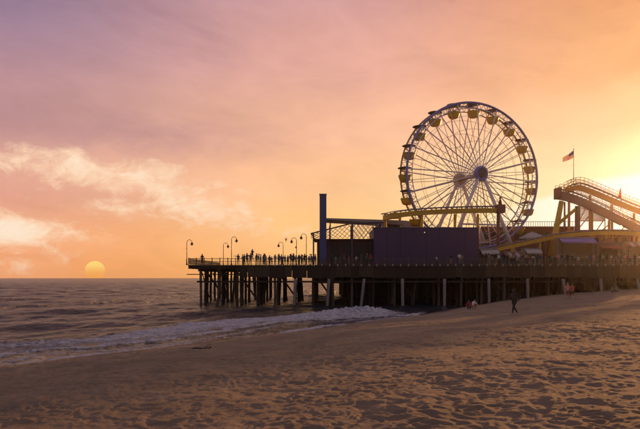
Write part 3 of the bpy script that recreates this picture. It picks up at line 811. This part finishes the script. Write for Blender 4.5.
for (xa, ya, xb, yb_) in ((569, 240, 590, 200), (590, 240, 612, 208), (612, 240, 634, 217), (590, 215, 569, 240), (612, 222, 590, 240)):
    MB().tube([L(xa, ya, H2), L(xb, yb_, H2)], .1, 6).build('support_brace', 'coaster_orange', coast)
p = L(557.5, 193.2, H1); MB().box((p.x - .25, p.y - 1.1, p.z - 1.0), (p.x + .35, p.y + 1.1, p.z + .9)).build('end_gantry', 'rust_red', coast)
# two lit bulbs on the hill structure
for px, py, yy in ((621, 226.5, H1 - .9), (599.5, 243.5, 103.4)):
    if px > 610:
        MB().lathe([(.03, -.2), (.17, -.1), (.2, .05), (.12, .18), (.03, .22)], 10, L(px, py, yy)).build('bulb', 'bulb', coast, True)

# ------------------------------------------------------------------ flags
x, y, z = P(573.6, 185.5, H2 + .9)
r = empty('flagpole', 'slim pole flying a striped flag at the top of the coaster hill', 'flagpole', (x, y, z - 1.6))
hp = P(0, 149.5, y)[2] - z + 1.6
MB().lathe([(.07, 0), (.045, hp)], 8).lathe([(.02, hp), (.09, hp + .06), (.09, hp + .12), (.02, hp + .18)], 8).build('pole', 'lamp_metal', r, True)
mb = MB(); nx, ny = 14, 13; Lf, Hf = 2.1, 1.35
def fl(u, v):
    return (-u * Lf * .93, .22 * math.sin(u * 7 + v) * u, hp - .15 - v * Hf * (1 - .12 * u) - .72 * u * Lf * .95 * (1 - .25 * v) - .10 * math.sin(u * 5) * u)
for j in range(ny):
    for i in range(nx):
        u0, u1, v0, v1 = i / nx, (i + 1) / nx, j / ny, (j + 1) / ny
        mi = 2 if (i < 6 and j < 7) else (0 if j % 2 == 0 else 1)
        mb.add([fl(u0, v0), fl(u1, v0), fl(u1, v1), fl(u0, v1)], [(0, 1, 2, 3)], mi)
mb.build('flag', ['flag_red', 'flag_white', 'flag_blue'], r, True)
x, y, z = P(621, 205, H2 + .9)
r = empty('pennant_pole', 'short pole with a drooping pennant halfway down the coaster hill', 'flagpole', (x, y, z - 1.0))
hp = P(0, 187.5, y)[2] - z + 1.0
MB().lathe([(.05, 0), (.035, hp)], 8).build('pole', 'lamp_metal', r, True)
mb = MB()
for k in range(8):
    z0, z1 = hp - .2 - k * .24, hp - .2 - (k + 1) * .24; w0, w1 = .10 + k * .075, .10 + (k + 1) * .075
    mb.add([(-.04, 0, z0), (-w0 - .04, .08 * math.sin(k), z0), (-w1 - .04, .08 * math.sin(k + 1), z1), (-.04, 0, z1)], [(0, 1, 2, 3)])
mb.build('pennant', 'flag_red', r, True)

# ------------------------------------------------------------------ midway buildings and stalls
def stall(x0, x1, ytop, Yv, wall, awn, label, cat='stall', depth=3.2, sign=None, gable=False):
    xa, xb = P(x0, 0, Yv)[0], P(x1, 0, Yv)[0]; h = P(0, ytop, Yv)[2] - DECK
    r = empty('midway_stall', label, cat, (xa, Yv, DECK)); w = xb - xa
    MB().box((0, 1.2, 0), (.12, depth, h - .35)).build('wall', wall, r); MB().box((w - .12, 1.2, 0), (w, depth, h - .35)).build('wall', wall, r)
    MB().box((.125, depth - .12, 0), (w - .125, depth - .01, h - .35)).build('wall', wall, r)
    MB().box((.125, 1.2, 0), (w - .125, 1.35, 1.05)).build('counter', wall, r)
    MB().box((-.08, 1.0, h - .345), (w + .08, depth + .1, h - .2)).build('roof', 'roof_grey', r)
    nst = max(2, int(w / .6)); sw = w / nst
    for k in range(nst):
        a0, a1 = k * sw, (k + 1) * sw - .01
        MB().add([(a0, 1.18, h - .36), (a1, 1.18, h - .36), (a1, .05, h - 1.0), (a0, .05, h - 1.0), (a0, .05, h - 1.25), (a1, .05, h - 1.25),
                  (a0, 1.18, h - .40), (a1, 1.18, h - .40)], [(0, 1, 2, 3), (3, 2, 5, 4), (6, 7, 1, 0)]).build('awning_strip', awn[k % len(awn)], r)
    for xx in (.1, w - .1): MB().tube([(xx, .1, 0), (xx, .1, h - 1.0)], .05, 6).build('post', 'steel_dark', r)
    if sign: MB().box((w * .12, .9, h - .195), (w * .88, .98, h + .45)).build('sign_board', sign, r)
    if gable:
        MB().add([(-.1, .9, h - .19), (w + .1, .9, h - .19), (w / 2, .9, h + w * .22), (-.1, depth, h - .19), (w + .1, depth, h - .19), (w / 2, depth, h + w * .22)],
                 [(0, 1, 2), (3, 5, 4), (0, 2, 5, 3), (1, 4, 5, 2), (0, 3, 4, 1)]).build('gable_roof', 'roof_red', r)
    return r
stall(482, 500, 247, 100.8, 'wall_tan', ['awning_white'], 'tan stall with a plain white awning beside the purple building')
stall(506, 524, 250, 100.8, 'wall_teal', ['awning_red', 'awning_white'], 'teal stall with a red and white awning under the low yellow track')
stall(527, 543, 246.5, 100.8, 'wall_cream', ['awning_white'], 'cream stall with a white awning between teal stall and yellow coaster leg')
stall(562, 597, 235.5, 99.8, 'wall_tan', ['awning_purple'], 'wide stall under a long lilac awning behind the yellow coaster leg', sign=None)
stall(603, 622, 242, 100.8, 'wall_tan', ['awning_red'], 'tan stall with a plain red awning beside the lilac awning', gable=True)
stall(628, 652, 240, 100.8, 'wall_cream', ['awning_red', 'awning_white'], 'cream stall with a red and white awning at the shore end')
# arcade with roof terrace behind
r = empty('arcade', 'long low arcade with a railed roof terrace behind the midway stalls', 'building', (P(482, 0, 124)[0], 124, DECK))
xa = 0; xb = P(574, 0, 124)[0] - P(482, 0, 124)[0]; h = P(0, 228, 124)[2] - DECK
MB().box((0, 0, 0), (xb, 14, h)).build('wall', 'rust_red', r)
MB().box((-.3, -.5, h + .003), (xb + .3, 14, h + .3)).build('roof_edge', 'roof_red', r)
for k in range(12): MB().box((k * xb / 12 + .3, -.05, h - 2.4), ((k + 1) * xb / 12 - .3, -.01, h - .8)).build('window', 'glass_dark', r)
mb = MB()
for k in range(40): mb.box((k * xb / 40, -.3, h + .3), (k * xb / 40 + .06, -.24, h + 1.25))
mb.box((0, -.33, h + 1.25), (xb, -.21, h + 1.33)); mb.build('terrace_railing', 'rail_wood', r)
r = empty('coaster_station', 'reddish station hall with a low pitched roof under the coaster hill', 'building', (P(563, 0, 113)[0], 113, DECK))
w = P(648, 0, 113)[0] - P(563, 0, 113)[0]; h = P(0, 233, 113)[2] - DECK
MB().box((0, 0, 0), (w, 8, h)).build('wall', 'rust_red', r)
MB().add([(-.6, -.8, h + .01), (w + .6, -.8, h + .01), (w + .6, 8.6, h + .01), (-.6, 8.6, h + .01), (3.5, 4, h + .9), (w - 2, 4, h + 1.0)],
         [(0, 1, 5, 4), (1, 2, 5), (2, 3, 4, 5), (3, 0, 4), (3, 2, 1, 0)]).build('roof', 'roof_red', r)
for k in range(9): MB().box((k * w / 9 + .4, -.06, 1.0), ((k + 1) * w / 9 - .4, -.01, h - .9)).build('window', 'glass_dark', r)
r = empty('lattice_screen', 'open diamond lattice screen filling the gap under the coaster hill', 'screen', (P(579, 0, 112)[0], 112, DECK)); L2 = local(r)
fr = [L2(579, 221, 112), L2(605, 221, 112), L2(605, 215, 112), L2(579, 207, 112)]
netted(*fr, 14, 6, .06).build('lattice', 'net_white', r, False, 'stuff')
for a_, b_ in zip(fr, fr[1:] + fr[:1]): MB().beam(a_, b_, .14, .14).build('frame', 'coaster_orange', r)
for pt in (fr[0], fr[1]): MB().beam((pt.x, pt.y, 0), (pt.x, pt.y, pt.z), .14, .14).build('post', 'coaster_orange', r)
# white tent on the terrace
r = empty('canopy_tent', 'small white peaked canopy tent beside the big wheel foot', 'tent', (P(532, 0, 106.5)[0], 106.5, DECK))
hh = P(0, 231.5, 106.5)[2] - DECK
for sx in (-1.6, 1.6):
    for sy in (-1.4, 1.4): MB().tube([(sx, sy, 0), (sx, sy, hh - 1)], .06, 6).build('post', 'steel_dark', r)
MB().add([(-1.8, -1.6, hh - 1.25), (1.8, -1.6, hh - 1.25), (1.8, 1.6, hh - 1.25), (-1.8, 1.6, hh - 1.25), (-1.7, -1.5, hh - .95), (1.7, -1.5, hh - .95), (1.7, 1.5, hh - .95), (-1.7, 1.5, hh - .95), (0, 0, hh)],
         [(0, 1, 5, 4), (1, 2, 6, 5), (2, 3, 7, 6), (3, 0, 4, 7), (4, 5, 8), (5, 6, 8), (6, 7, 8), (7, 4, 8)]).build('canopy', 'tent_white', r)

# ------------------------------------------------------------------ people
BONES = ['hips-waist', 'waist-chest', 'chest-neck', 'neck-head', 'head-crown', 'chest-shl', 'shl-ell', 'ell-wrl', 'wrl-hal', 'chest-shr', 'shr-elr', 'elr-wrr', 'wrr-har',
         'hips-hpl', 'hpl-knl', 'knl-anl', 'anl-tol', 'hips-hpr', 'hpr-knr', 'knr-anr', 'anr-tor']
RAD = dict(hips=(.155, .115), waist=(.145, .10), chest=(.175, .115), neck=(.052, .055), head=(.082, .095), crown=(.07, .082), shl=(.062, .062), shr=(.062, .062), ell=(.043, .043), elr=(.043, .043),
           wrl=(.030, .030), wrr=(.030, .030), hal=(.036, .022), har=(.036, .022), hpl=(.092, .092), hpr=(.092, .092), knl=(.06, .06), knr=(.06, .06), anl=(.042, .042), anr=(.042, .042), tol=(.036, .032), tor=(.036, .032))
BASE = dict(hips=(0, 0, .95), waist=(0, 0, 1.12), chest=(0, .01, 1.35), neck=(0, .0, 1.50), head=(0, -.02, 1.60), crown=(0, -.015, 1.69), shl=(.19, .01, 1.40), shr=(-.19, .01, 1.40),
            ell=(.24, .03, 1.12), elr=(-.24, .03, 1.12), wrl=(.25, -.04, .88), wrr=(-.25, -.04, .88), hal=(.25, -.06, .79), har=(-.25, -.06, .79),
            hpl=(.095, 0, .88), hpr=(-.095, 0, .88), knl=(.10, -.01, .50), knr=(-.10, -.01, .50), anl=(.105, .02, .085), anr=(-.105, .02, .085), tol=(.12, -.15, .035), tor=(-.12, -.15, .035))
def pose(**kw): d_ = dict(BASE); d_.update(kw); return d_
POSES = {
    'standing': pose(),
    'leaning on the rail': pose(waist=(0, -.03, 1.11), chest=(0, -.12, 1.32), neck=(0, -.18, 1.45), head=(0, -.24, 1.54), crown=(0, -.25, 1.63), shl=(.19, -.12, 1.36), shr=(-.19, -.12, 1.36),
                                ell=(.24, -.28, 1.14), elr=(-.24, -.28, 1.14), wrl=(.10, -.44, 1.13), wrr=(-.10, -.44, 1.13), hal=(.02, -.47, 1.13), har=(-.02, -.47, 1.13)),
    'pointing out to sea': pose(ell=(.44, -.05, 1.38), wrl=(.68, -.10, 1.42), hal=(.77, -.11, 1.43)),
    'taking a picture': pose(ell=(.22, -.22, 1.22), elr=(-.22, -.22, 1.22), wrl=(.08, -.30, 1.48), wrr=(-.08, -.30, 1.48), hal=(.05, -.31, 1.56), har=(-.05, -.31, 1.56), hpl=(.12, 0, .88), hpr=(-.12, 0, .88), anl=(.17, .02, .085), anr=(-.17, .02, .085), tol=(.2, -.15, .035), tor=(-.2, -.15, .035)),
    'walking': pose(knl=(.09, -.19, .52), anl=(.09, -.24, .12), tol=(.10, -.41, .075), knr=(-.09, .06, .49), anr=(-.09, .30, .14), tor=(-.10, .17, .035), ell=(.25, .14, 1.14), wrl=(.23, .05, .91), hal=(.22, .0, .83),
                    elr=(-.25, -.06, 1.13), wrr=(-.22, -.26, .97), har=(-.21, -.33, .92), chest=(0, -.03, 1.35), neck=(0, -.05, 1.50), head=(0, -.09, 1.60), crown=(0, -.09, 1.69)),
    'hands in pockets': pose(ell=(.29, .10, 1.13), elr=(-.29, .10, 1.13), wrl=(.20, -.02, .93), wrr=(-.20, -.02, .93), hal=(.16, -.08, .86), har=(-.16, -.08, .86), anl=(.15, -.02, .085), tol=(.2, -.18, .035)),
    'crouching': pose(hips=(0, .12, .36), waist=(0, .06, .52), chest=(0, -.06, .72), neck=(0, -.12, .85), head=(0, -.18, .94), crown=(0, -.19, 1.03), shl=(.19, -.06, .76), shr=(-.19, -.06, .76), ell=(.24, -.24, .56), elr=(-.24, -.24, .56),
                      wrl=(.12, -.42, .44), wrr=(-.12, -.42, .44), hal=(.06, -.48, .38), har=(-.06, -.48, .38), hpl=(.10, .10, .32), hpr=(-.10, .10, .32), knl=(.17, -.30, .47), knr=(-.17, -.30, .47), anl=(.13, -.02, .09), anr=(-.13, -.02, .09), tol=(.15, -.19, .035), tor=(-.15, -.19, .035)),
    'sitting': pose(hips=(0, .10, .13), waist=(0, .14, .30), chest=(0, .10, .53), neck=(0, .06, .68), head=(0, .02, .78), crown=(0, .02, .87), shl=(.19, .10, .58), shr=(-.19, .10, .58), ell=(.27, -.06, .36), elr=(-.27, -.06, .36),
                    wrl=(.14, -.28, .38), wrr=(-.14, -.28, .38), hal=(.07, -.34, .37), har=(-.07, -.34, .37), hpl=(.10, .07, .12), hpr=(-.10, .07, .12), knl=(.16, -.30, .42), knr=(-.16, -.30, .42), anl=(.13, -.52, .09), anr=(-.13, -.52, .09), tol=(.15, -.69, .04), tor=(-.15, -.69, .04)),
}
ZONE = {'head': 0, 'torso': 1, 'leg': 2, 'foot': 3, 'hand': 0, 'arm': 1, 'fore': 0}
def zone(bn, long_sleeve=True, shorts=False):
    if bn in ('neck-head', 'head-crown'): return 0
    if bn.endswith(('hal', 'har')): return 0
    if bn.startswith('ell') or bn.startswith('elr'): return 1 if long_sleeve else 0
    if bn.startswith(('knl', 'knr')): return 0 if shorts else 2
    if bn.startswith(('anl', 'anr')): return 3
    if 'hpl' in bn or 'hpr' in bn: return 2
    return 1
def person_mesh(pz, sub, long_sleeve=True, shorts=False, fingers=False):
    J = POSES[pz]; names = list(RAD); idx = {n_: i for i, n_ in enumerate(names)}
    me = bpy.data.meshes.new('person'); me.from_pydata([J[n_] for n_ in names], [(idx[b_.split('-')[0]], idx[b_.split('-')[1]]) for b_ in BONES], [])
    o = bpy.data.objects.new('tmp', me); COL.objects.link(o)
    o.modifiers.new('s', 'SKIN'); sb_ = o.modifiers.new('u', 'SUBSURF'); sb_.levels = sub; sb_.render_levels = sub
    for n_ in names: me.skin_vertices[0].data[idx[n_]].radius = RAD[n_]; me.skin_vertices[0].data[idx[n_]].use_root = n_ == 'hips'
    dg = bpy.context.evaluated_depsgraph_get(); out = bpy.data.meshes.new_from_object(o.evaluated_get(dg))
    bpy.data.objects.remove(o); bpy.data.meshes.remove(me)
    out.name = 'person'
    segs = [(b_, np.array(J[b_.split('-')[0]]), np.array(J[b_.split('-')[1]])) for b_ in BONES]
    mi = []
    for p in out.polygons:
        c_ = np.array(p.center); best = None
        for bn, a, b_ in segs:
            ab = b_ - a; tt = np.clip(((c_ - a) @ ab) / (ab @ ab), 0, 1); dd = np.linalg.norm(c_ - a - ab * tt) / (RAD[bn.split('-')[0]][0] + RAD[bn.split('-')[1]][0])
            if best is None or dd < best[0]: best = (dd, bn)
        mi.append(zone(best[1], long_sleeve, shorts)); p.use_smooth = True
    if fingers:
        bm = bmesh.new(); bm.from_mesh(out)
        mbf = MB()
        for s_ in ('l', 'r'):
            ha, wr = Vector(J['ha' + s_]), Vector(J['wr' + s_]); dr = (ha - wr).normalized(); sd_ = dr.cross(Vector((1, 0, .1))).normalized(); cu = dr.cross(sd_)
            for k, (off, ln) in enumerate(((-.027, .062), (-.009, .075), (.009, .07), (.026, .055))):
                a = ha + sd_ * off + dr * .012; mbf.tube([a, a + dr * ln * .5 + cu * .006, a + dr * ln * .9 + cu * .026], [.0095, .009, .006], 5)
            a = wr + (ha - wr) * .55 + sd_ * -.03; mbf.tube([a, a + dr * .03 - sd_ * .025, a + dr * .06 - sd_ * .03 + cu * .01], [.011, .010, .007], 5)
        h_ = Vector(J['head']); mbf.tube([h_ + Vector((0, -.075, .03)), h_ + Vector((0, -.115, -.005)), h_ + Vector((0, -.085, -.018))], [.009, .016, .008], 6)
        for sg in (-1, 1): mbf.tube([h_ + Vector((sg * .082, .01, .025)), h_ + Vector((sg * .098, .02, .0)), h_ + Vector((sg * .082, .01, -.025))], [.010, .016, .008], 5)
        tmp = mbf.mesh('f', 'skin', True); bm.from_mesh(tmp); bm.to_mesh(out); bm.free(); mi += [0] * (len(out.polygons) - len(mi))
        for p in out.polygons: p.use_smooth = True
    out.materials.clear()
    for mt in ('skin', 'cloth_navy', 'cloth_black', 'cloth_black'): out.materials.append(MATS[mt])
    out.polygons.foreach_set('material_index', mi); out.update()
    return out
def hair_mesh(pz, long_=False, hood=False):
    J = POSES[pz]; h_, cr = Vector(J['head']), Vector(J['crown']); up = (cr - h_).normalized(); c_ = h_ + up * .045 + Vector((0, .018, 0))
    mb = MB(); nu, nv = 14, 8; vs = []; fs = []
    R0 = .125 if hood else .108; vmax = .80 if (long_ or hood) else .62
    for j in range(nv + 1):
        th = math.pi * vmax * j / nv
        for i in range(nu):
            ph = 2 * math.pi * i / nu; fr = math.cos(ph - math.pi * 1.5)      # 1 towards the face (-y)
            t2 = th * (1 - (.42 if fr > .3 else 0) * max(0, fr)); rr = R0 * (1.03 if fr < 0 else .97) * (1 + .04 * math.sin(i * 5.1 + j))
            vs.append(c_ + Vector((rr * .9 * math.sin(t2) * math.cos(ph), rr * 1.05 * math.sin(t2) * math.sin(ph), rr * math.cos(t2))) + (Vector((0, .03, -.10)) * (j / nv) ** 2 if long_ and fr < .3 else Vector((0, 0, 0))))
    for j in range(nv):
        for i in range(nu):
            a, b_ = j * nu + i, j * nu + (i + 1) % nu; fs.append((a, b_, b_ + nu, a + nu))
    fs.append(tuple(range(nu))); fs.append(tuple(range((nv + 1) * nu - 1, nv * nu - 1, -1)))
    return mb.add(vs, fs).mesh('hair', HAIR[0], True)
PM, HM = {}, {}
def person(loc, rz, pz, top, legs, label, scale=1., sub=1, sleeve=True, shorts=False, fingers=False, hair=0, long_=False, hood=False, group=None, skin='skin', shoe='black'):
    key = (pz, sub, sleeve, shorts, fingers)
    if key not in PM: PM[key] = person_mesh(*key)
    hk = (pz, long_, hood)
    if hk not in HM: HM[hk] = hair_mesh(*hk)
    o = link('person', PM[key], None, None, loc, (0, 0, rz)); o.scale = (scale,) * 3
    for i, mt in enumerate((skin, 'cloth_' + top, 'cloth_' + legs, 'cloth_' + shoe)):
        o.material_slots[i].link = 'OBJECT'; o.material_slots[i].material = MATS[mt]
    h_ = link('hood' if hood else 'hair', HM[hk], o)
    h_.material_slots[0].link = 'OBJECT'; h_.material_slots[0].material = MATS['cloth_' + top] if hood else HAIR[hair]
    tag(o, label, 'person', group); return o
# the crowd on the pier
LM = [(187, 215, 'alone near the seaward lamp'), (232, 246, 'by the paired lamps'), (246, 259, 'near the bench'), (259, 279, 'between bench and smallest lamp'),
      (279, 300, 'among the seaward-hooked lamps'), (300, 318, 'next to the blue pillar'), (327, 374, 'before the maroon pavilion'), (374, 480, 'before the purple building'),
      (480, 525, 'by tan and teal stalls'), (525, 560, 'by the yellow coaster leg'), (560, 600, 'under the lilac awning'), (600, 660, 'by the red awnings')]
def place(px): return next(l for a, b_, l in LM if a <= px < b_)
seen = {}
def crowd(px, Y=None, z=DECK, pz=None, top=None, sc=None, legs=None, rz=None):
    pz = pz or rng.choice(['standing', 'standing', 'hands in pockets', 'leaning on the rail', 'taking a picture', 'walking'])
    top = top or rng.choice(['navy', 'blue', 'grey', 'black', 'navy', 'purple', 'white', 'red', 'teal', 'tan']); legs = legs or rng.choice(['black', 'navy', 'grey', 'tan', 'black'])
    px += rng.uniform(-1, 1) if Y is None else 0
    lean = pz == 'leaning on the rail'
    Yv = YF + .70 if lean else (Y or YF + .8 + rng.random() * 4.6)
    x = P(px, 0, Yv)[0]
    if rz is None: rz = 0 if lean else rng.uniform(0, 6.28)
    for _ in range(40):
        lab = f'person in {top} top and {legs} trousers {pz} {place(px)}'
        if lab not in seen: break
        legs = rng.choice(['black', 'navy', 'grey', 'tan', 'green', 'white', 'red', 'teal'])
        if _ > 12: pz = rng.choice(['standing', 'hands in pockets', 'taking a picture', 'walking'])
    seen[lab] = 1
    lab = f'person in {top} top and {legs} trousers {pz} {place(px)}'
    person((x, Yv, z), rz, pz, top, legs, lab, sc or rng.choice((.86, 1.0, 1.04, 1.08, 1.12)), hair=rng.randrange(3), long_=rng.random() < .4, group='crowd along the pier', sleeve=rng.random() < .6, skin=rng.choice(['skin', 'skin', 'skin_dark']))
crowd(202.2, 98.2, pz='hands in pockets', top='black', legs='black', sc=1.06, rz=.3)
crowd(238.2, 98.3, pz='pointing out to sea', top='blue', legs='navy', sc=1.06, rz=math.pi)
for px, top in ((242.6, 'grey'), (247.8, 'black'), (256.6, 'blue'), (260.8, 'grey'), (262.8, 'black'), (265.6, 'grey'), (270, 'black'), (275.3, 'grey'), (277.6, 'navy'), (280.5, 'purple'), (282.3, 'blue'), (285.6, 'blue'), (287.4, 'black'),
                (289.6, 'navy'), (291.6, 'grey'), (294.6, 'black'), (297.6, 'blue'), (300.2, 'blue'), (301.6, 'navy'), (303.4, 'blue'), (308.4, 'purple'), (310.2, 'white'), (312.8, 'navy'), (258.6, 'navy'), (264.2, 'black'), (268.6, 'navy'), (271.8, 'grey'), (274, 'black'), (278.8, 'grey'), (283.8, 'black'), (288.4, 'grey'), (292.8, 'navy'), (296, 'grey'), (298.8, 'black'), (302.4, 'grey'), (304.6, 'black'), (306.6, 'navy'), (311.6, 'black'), (314.6, 'grey'), (245, 'navy'), (316.2, 'blue')):
    crowd(px, top=top, pz=rng.choice(['standing', 'hands in pockets', 'taking a picture', 'standing']))
r = empty('bench', 'low slatted bench on the pier with a person standing on it', 'bench', (P(252, 0, 99.6)[0], 99.6, DECK))
for k in range(4): MB().box((-.8, -.3 + k * .16, .80), (.8, -.16 + k * .16, .85)).build('slat', 'plank_wood', r)
for sx in (-.65, .65): MB().box((sx - .05, -.27, 0), (sx + .05, .27, .797)).build('leg', 'rail_wood', r)
crowd(252.3, 99.55, DECK + .85, 'taking a picture', 'black', 1.05, 'black', .4)
crowd(250.6, 98.2, top='blue', pz='standing')
for px in (331, 335.5, 340, 344, 349, 356, 361, 366, 370.5): crowd(px, YF + .9 + rng.random() * 1.8)
crowd(367.5, 98.1, top='teal', pz='standing')
for px in (386, 408, 437, 451, 459.6, 461.5, 472): crowd(px, YF + .9 + rng.random() * 1.5, top='white' if px == 459.6 else None)
px = 482.
while px < 650:
    crowd(px, YF + .8 + rng.random() * 2.2, top=rng.choice(['navy', 'pink', 'tan', 'red', 'black', 'blue', 'grey', 'black', 'white'])); px += rng.uniform(1.9, 4.6)

# people on the sand
def beach(px, py, *a, **k):
    p = on_sand(px, py); return person((p.x, p.y, p.z - .01), *a, **k, fingers=True, sub=2)
beach(514.5, 314.2, R(-62), 'walking', 'black', 'black', 'person in dark hooded jacket and trousers walking alone over the sand', scale=.95, hood=True, shorts=False, shoe='tan').scale = (1.12, 1.12, .95)
beach(473.6, 309.3, R(25), 'crouching', 'white', 'tan', 'person in white shirt crouching on the sand at the edge of the pier shade', scale=1., sleeve=False)
beach(469.4, 309.9, R(-35), 'crouching', 'red', 'navy', 'person in dark red top crouching beside the person in a white shirt', scale=.98, long_=True, hair=1)
beach(567.8, 299.8, R(150), 'standing', 'pink', 'red', 'person in pink top and red shorts standing on the sand below the lilac awning', scale=1.03, sleeve=False, shorts=True, long_=True, hair=2, shoe='tan')
beach(572.6, 299.6, R(200), 'walking', 'red', 'black', 'person in red top and black shorts stepping beside the person in pink', scale=1.0, sleeve=False, shorts=True, hair=1, shoe='tan')
beach(612.5, 292.5, R(60), 'sitting', 'tan', 'black', 'person in tan top sitting on the sand under the shore end of the pier', scale=1.0, hair=1)
beach(616.8, 292.2, R(-20), 'sitting', 'grey', 'navy', 'person in grey top sitting on the sand beside a person in tan', scale=1.0, hair=0)

# ------------------------------------------------------------------ gull, driftwood, weed
x, y, z = P(286, 240, 96); r = empty('gull', 'gull with raised wings flying over the crowd between two lamps', 'bird', (x, y, z))
MB().tube([(0, -.02, -.28), (0, 0, -.15), (0, .01, .05), (.02, 0, .17), (.03, 0, .24)], [.015, .06, .075, .05, .02], 8).build('body', 'gull_grey', r, True)
for sg, dxx in ((1, .42), (-1, .20)):
    MB().add([(0, -.02, .06), (0, -.02, -.1), (sg * .15, 0, .28), (sg * .16, 0, .12), (sg * .05 + dxx * .35, .05, .55), (0, .0, .10), (0, 0, -.08)],
             [(0, 1, 3, 2), (2, 3, 4), (5, 2, 3, 6)]).build('wing', 'gull_grey', r)
def drift(px, py, ln, ang, label, rad=.05, name='driftwood', mat='driftwood', cat='driftwood'):
    p = on_sand(px, py); mb = MB(); pts = []
    for k in range(9):
        u = (k / 8 - .5) * ln; x = u * math.cos(ang) + .05 * math.sin(k * 2.1); y = u * math.sin(ang) + .05 * math.cos(k * 1.7)
        pts.append((x, y, sz(p.x + x, p.y + y) - p.z + rad * .6 + .02 * math.sin(k)))
    mb.tube(pts, [rad * (.35 + .65 * math.sin(math.pi * (k + .6) / 9.2)) for k in range(9)], 7)
    mb.tube([pts[5], (pts[5][0] + .25, pts[5][1] + .2, pts[5][2] + .16)], [rad * .5, rad * .2], 5)
    o = mb.build(name, mat, None, True); o.location = p; tag(o, label, cat)
drift(202, 350, .8, .5, 'dark forked driftwood branch lying just above the wet sand', .035)

# ------------------------------------------------------------------ haze
hm = bpy.data.materials.new('haze'); hm.use_nodes = True; nt = hm.node_tree; nt.nodes.clear()
pv = nt.nodes.new('ShaderNodeVolumePrincipled'); pv.inputs['Color'].default_value = (1, .93, .85, 1)
pv.inputs['Density'].default_value = HAZE_D; pv.inputs['Anisotropy'].default_value = .94
ou = nt.nodes.new('ShaderNodeOutputMaterial'); nt.links.new(pv.outputs[0], ou.inputs['Volume'])
hz = MB().box((-2900, -2900, -5), (2900, 2900, 32)).build('haze', hm); hz['kind'] = 'stuff'
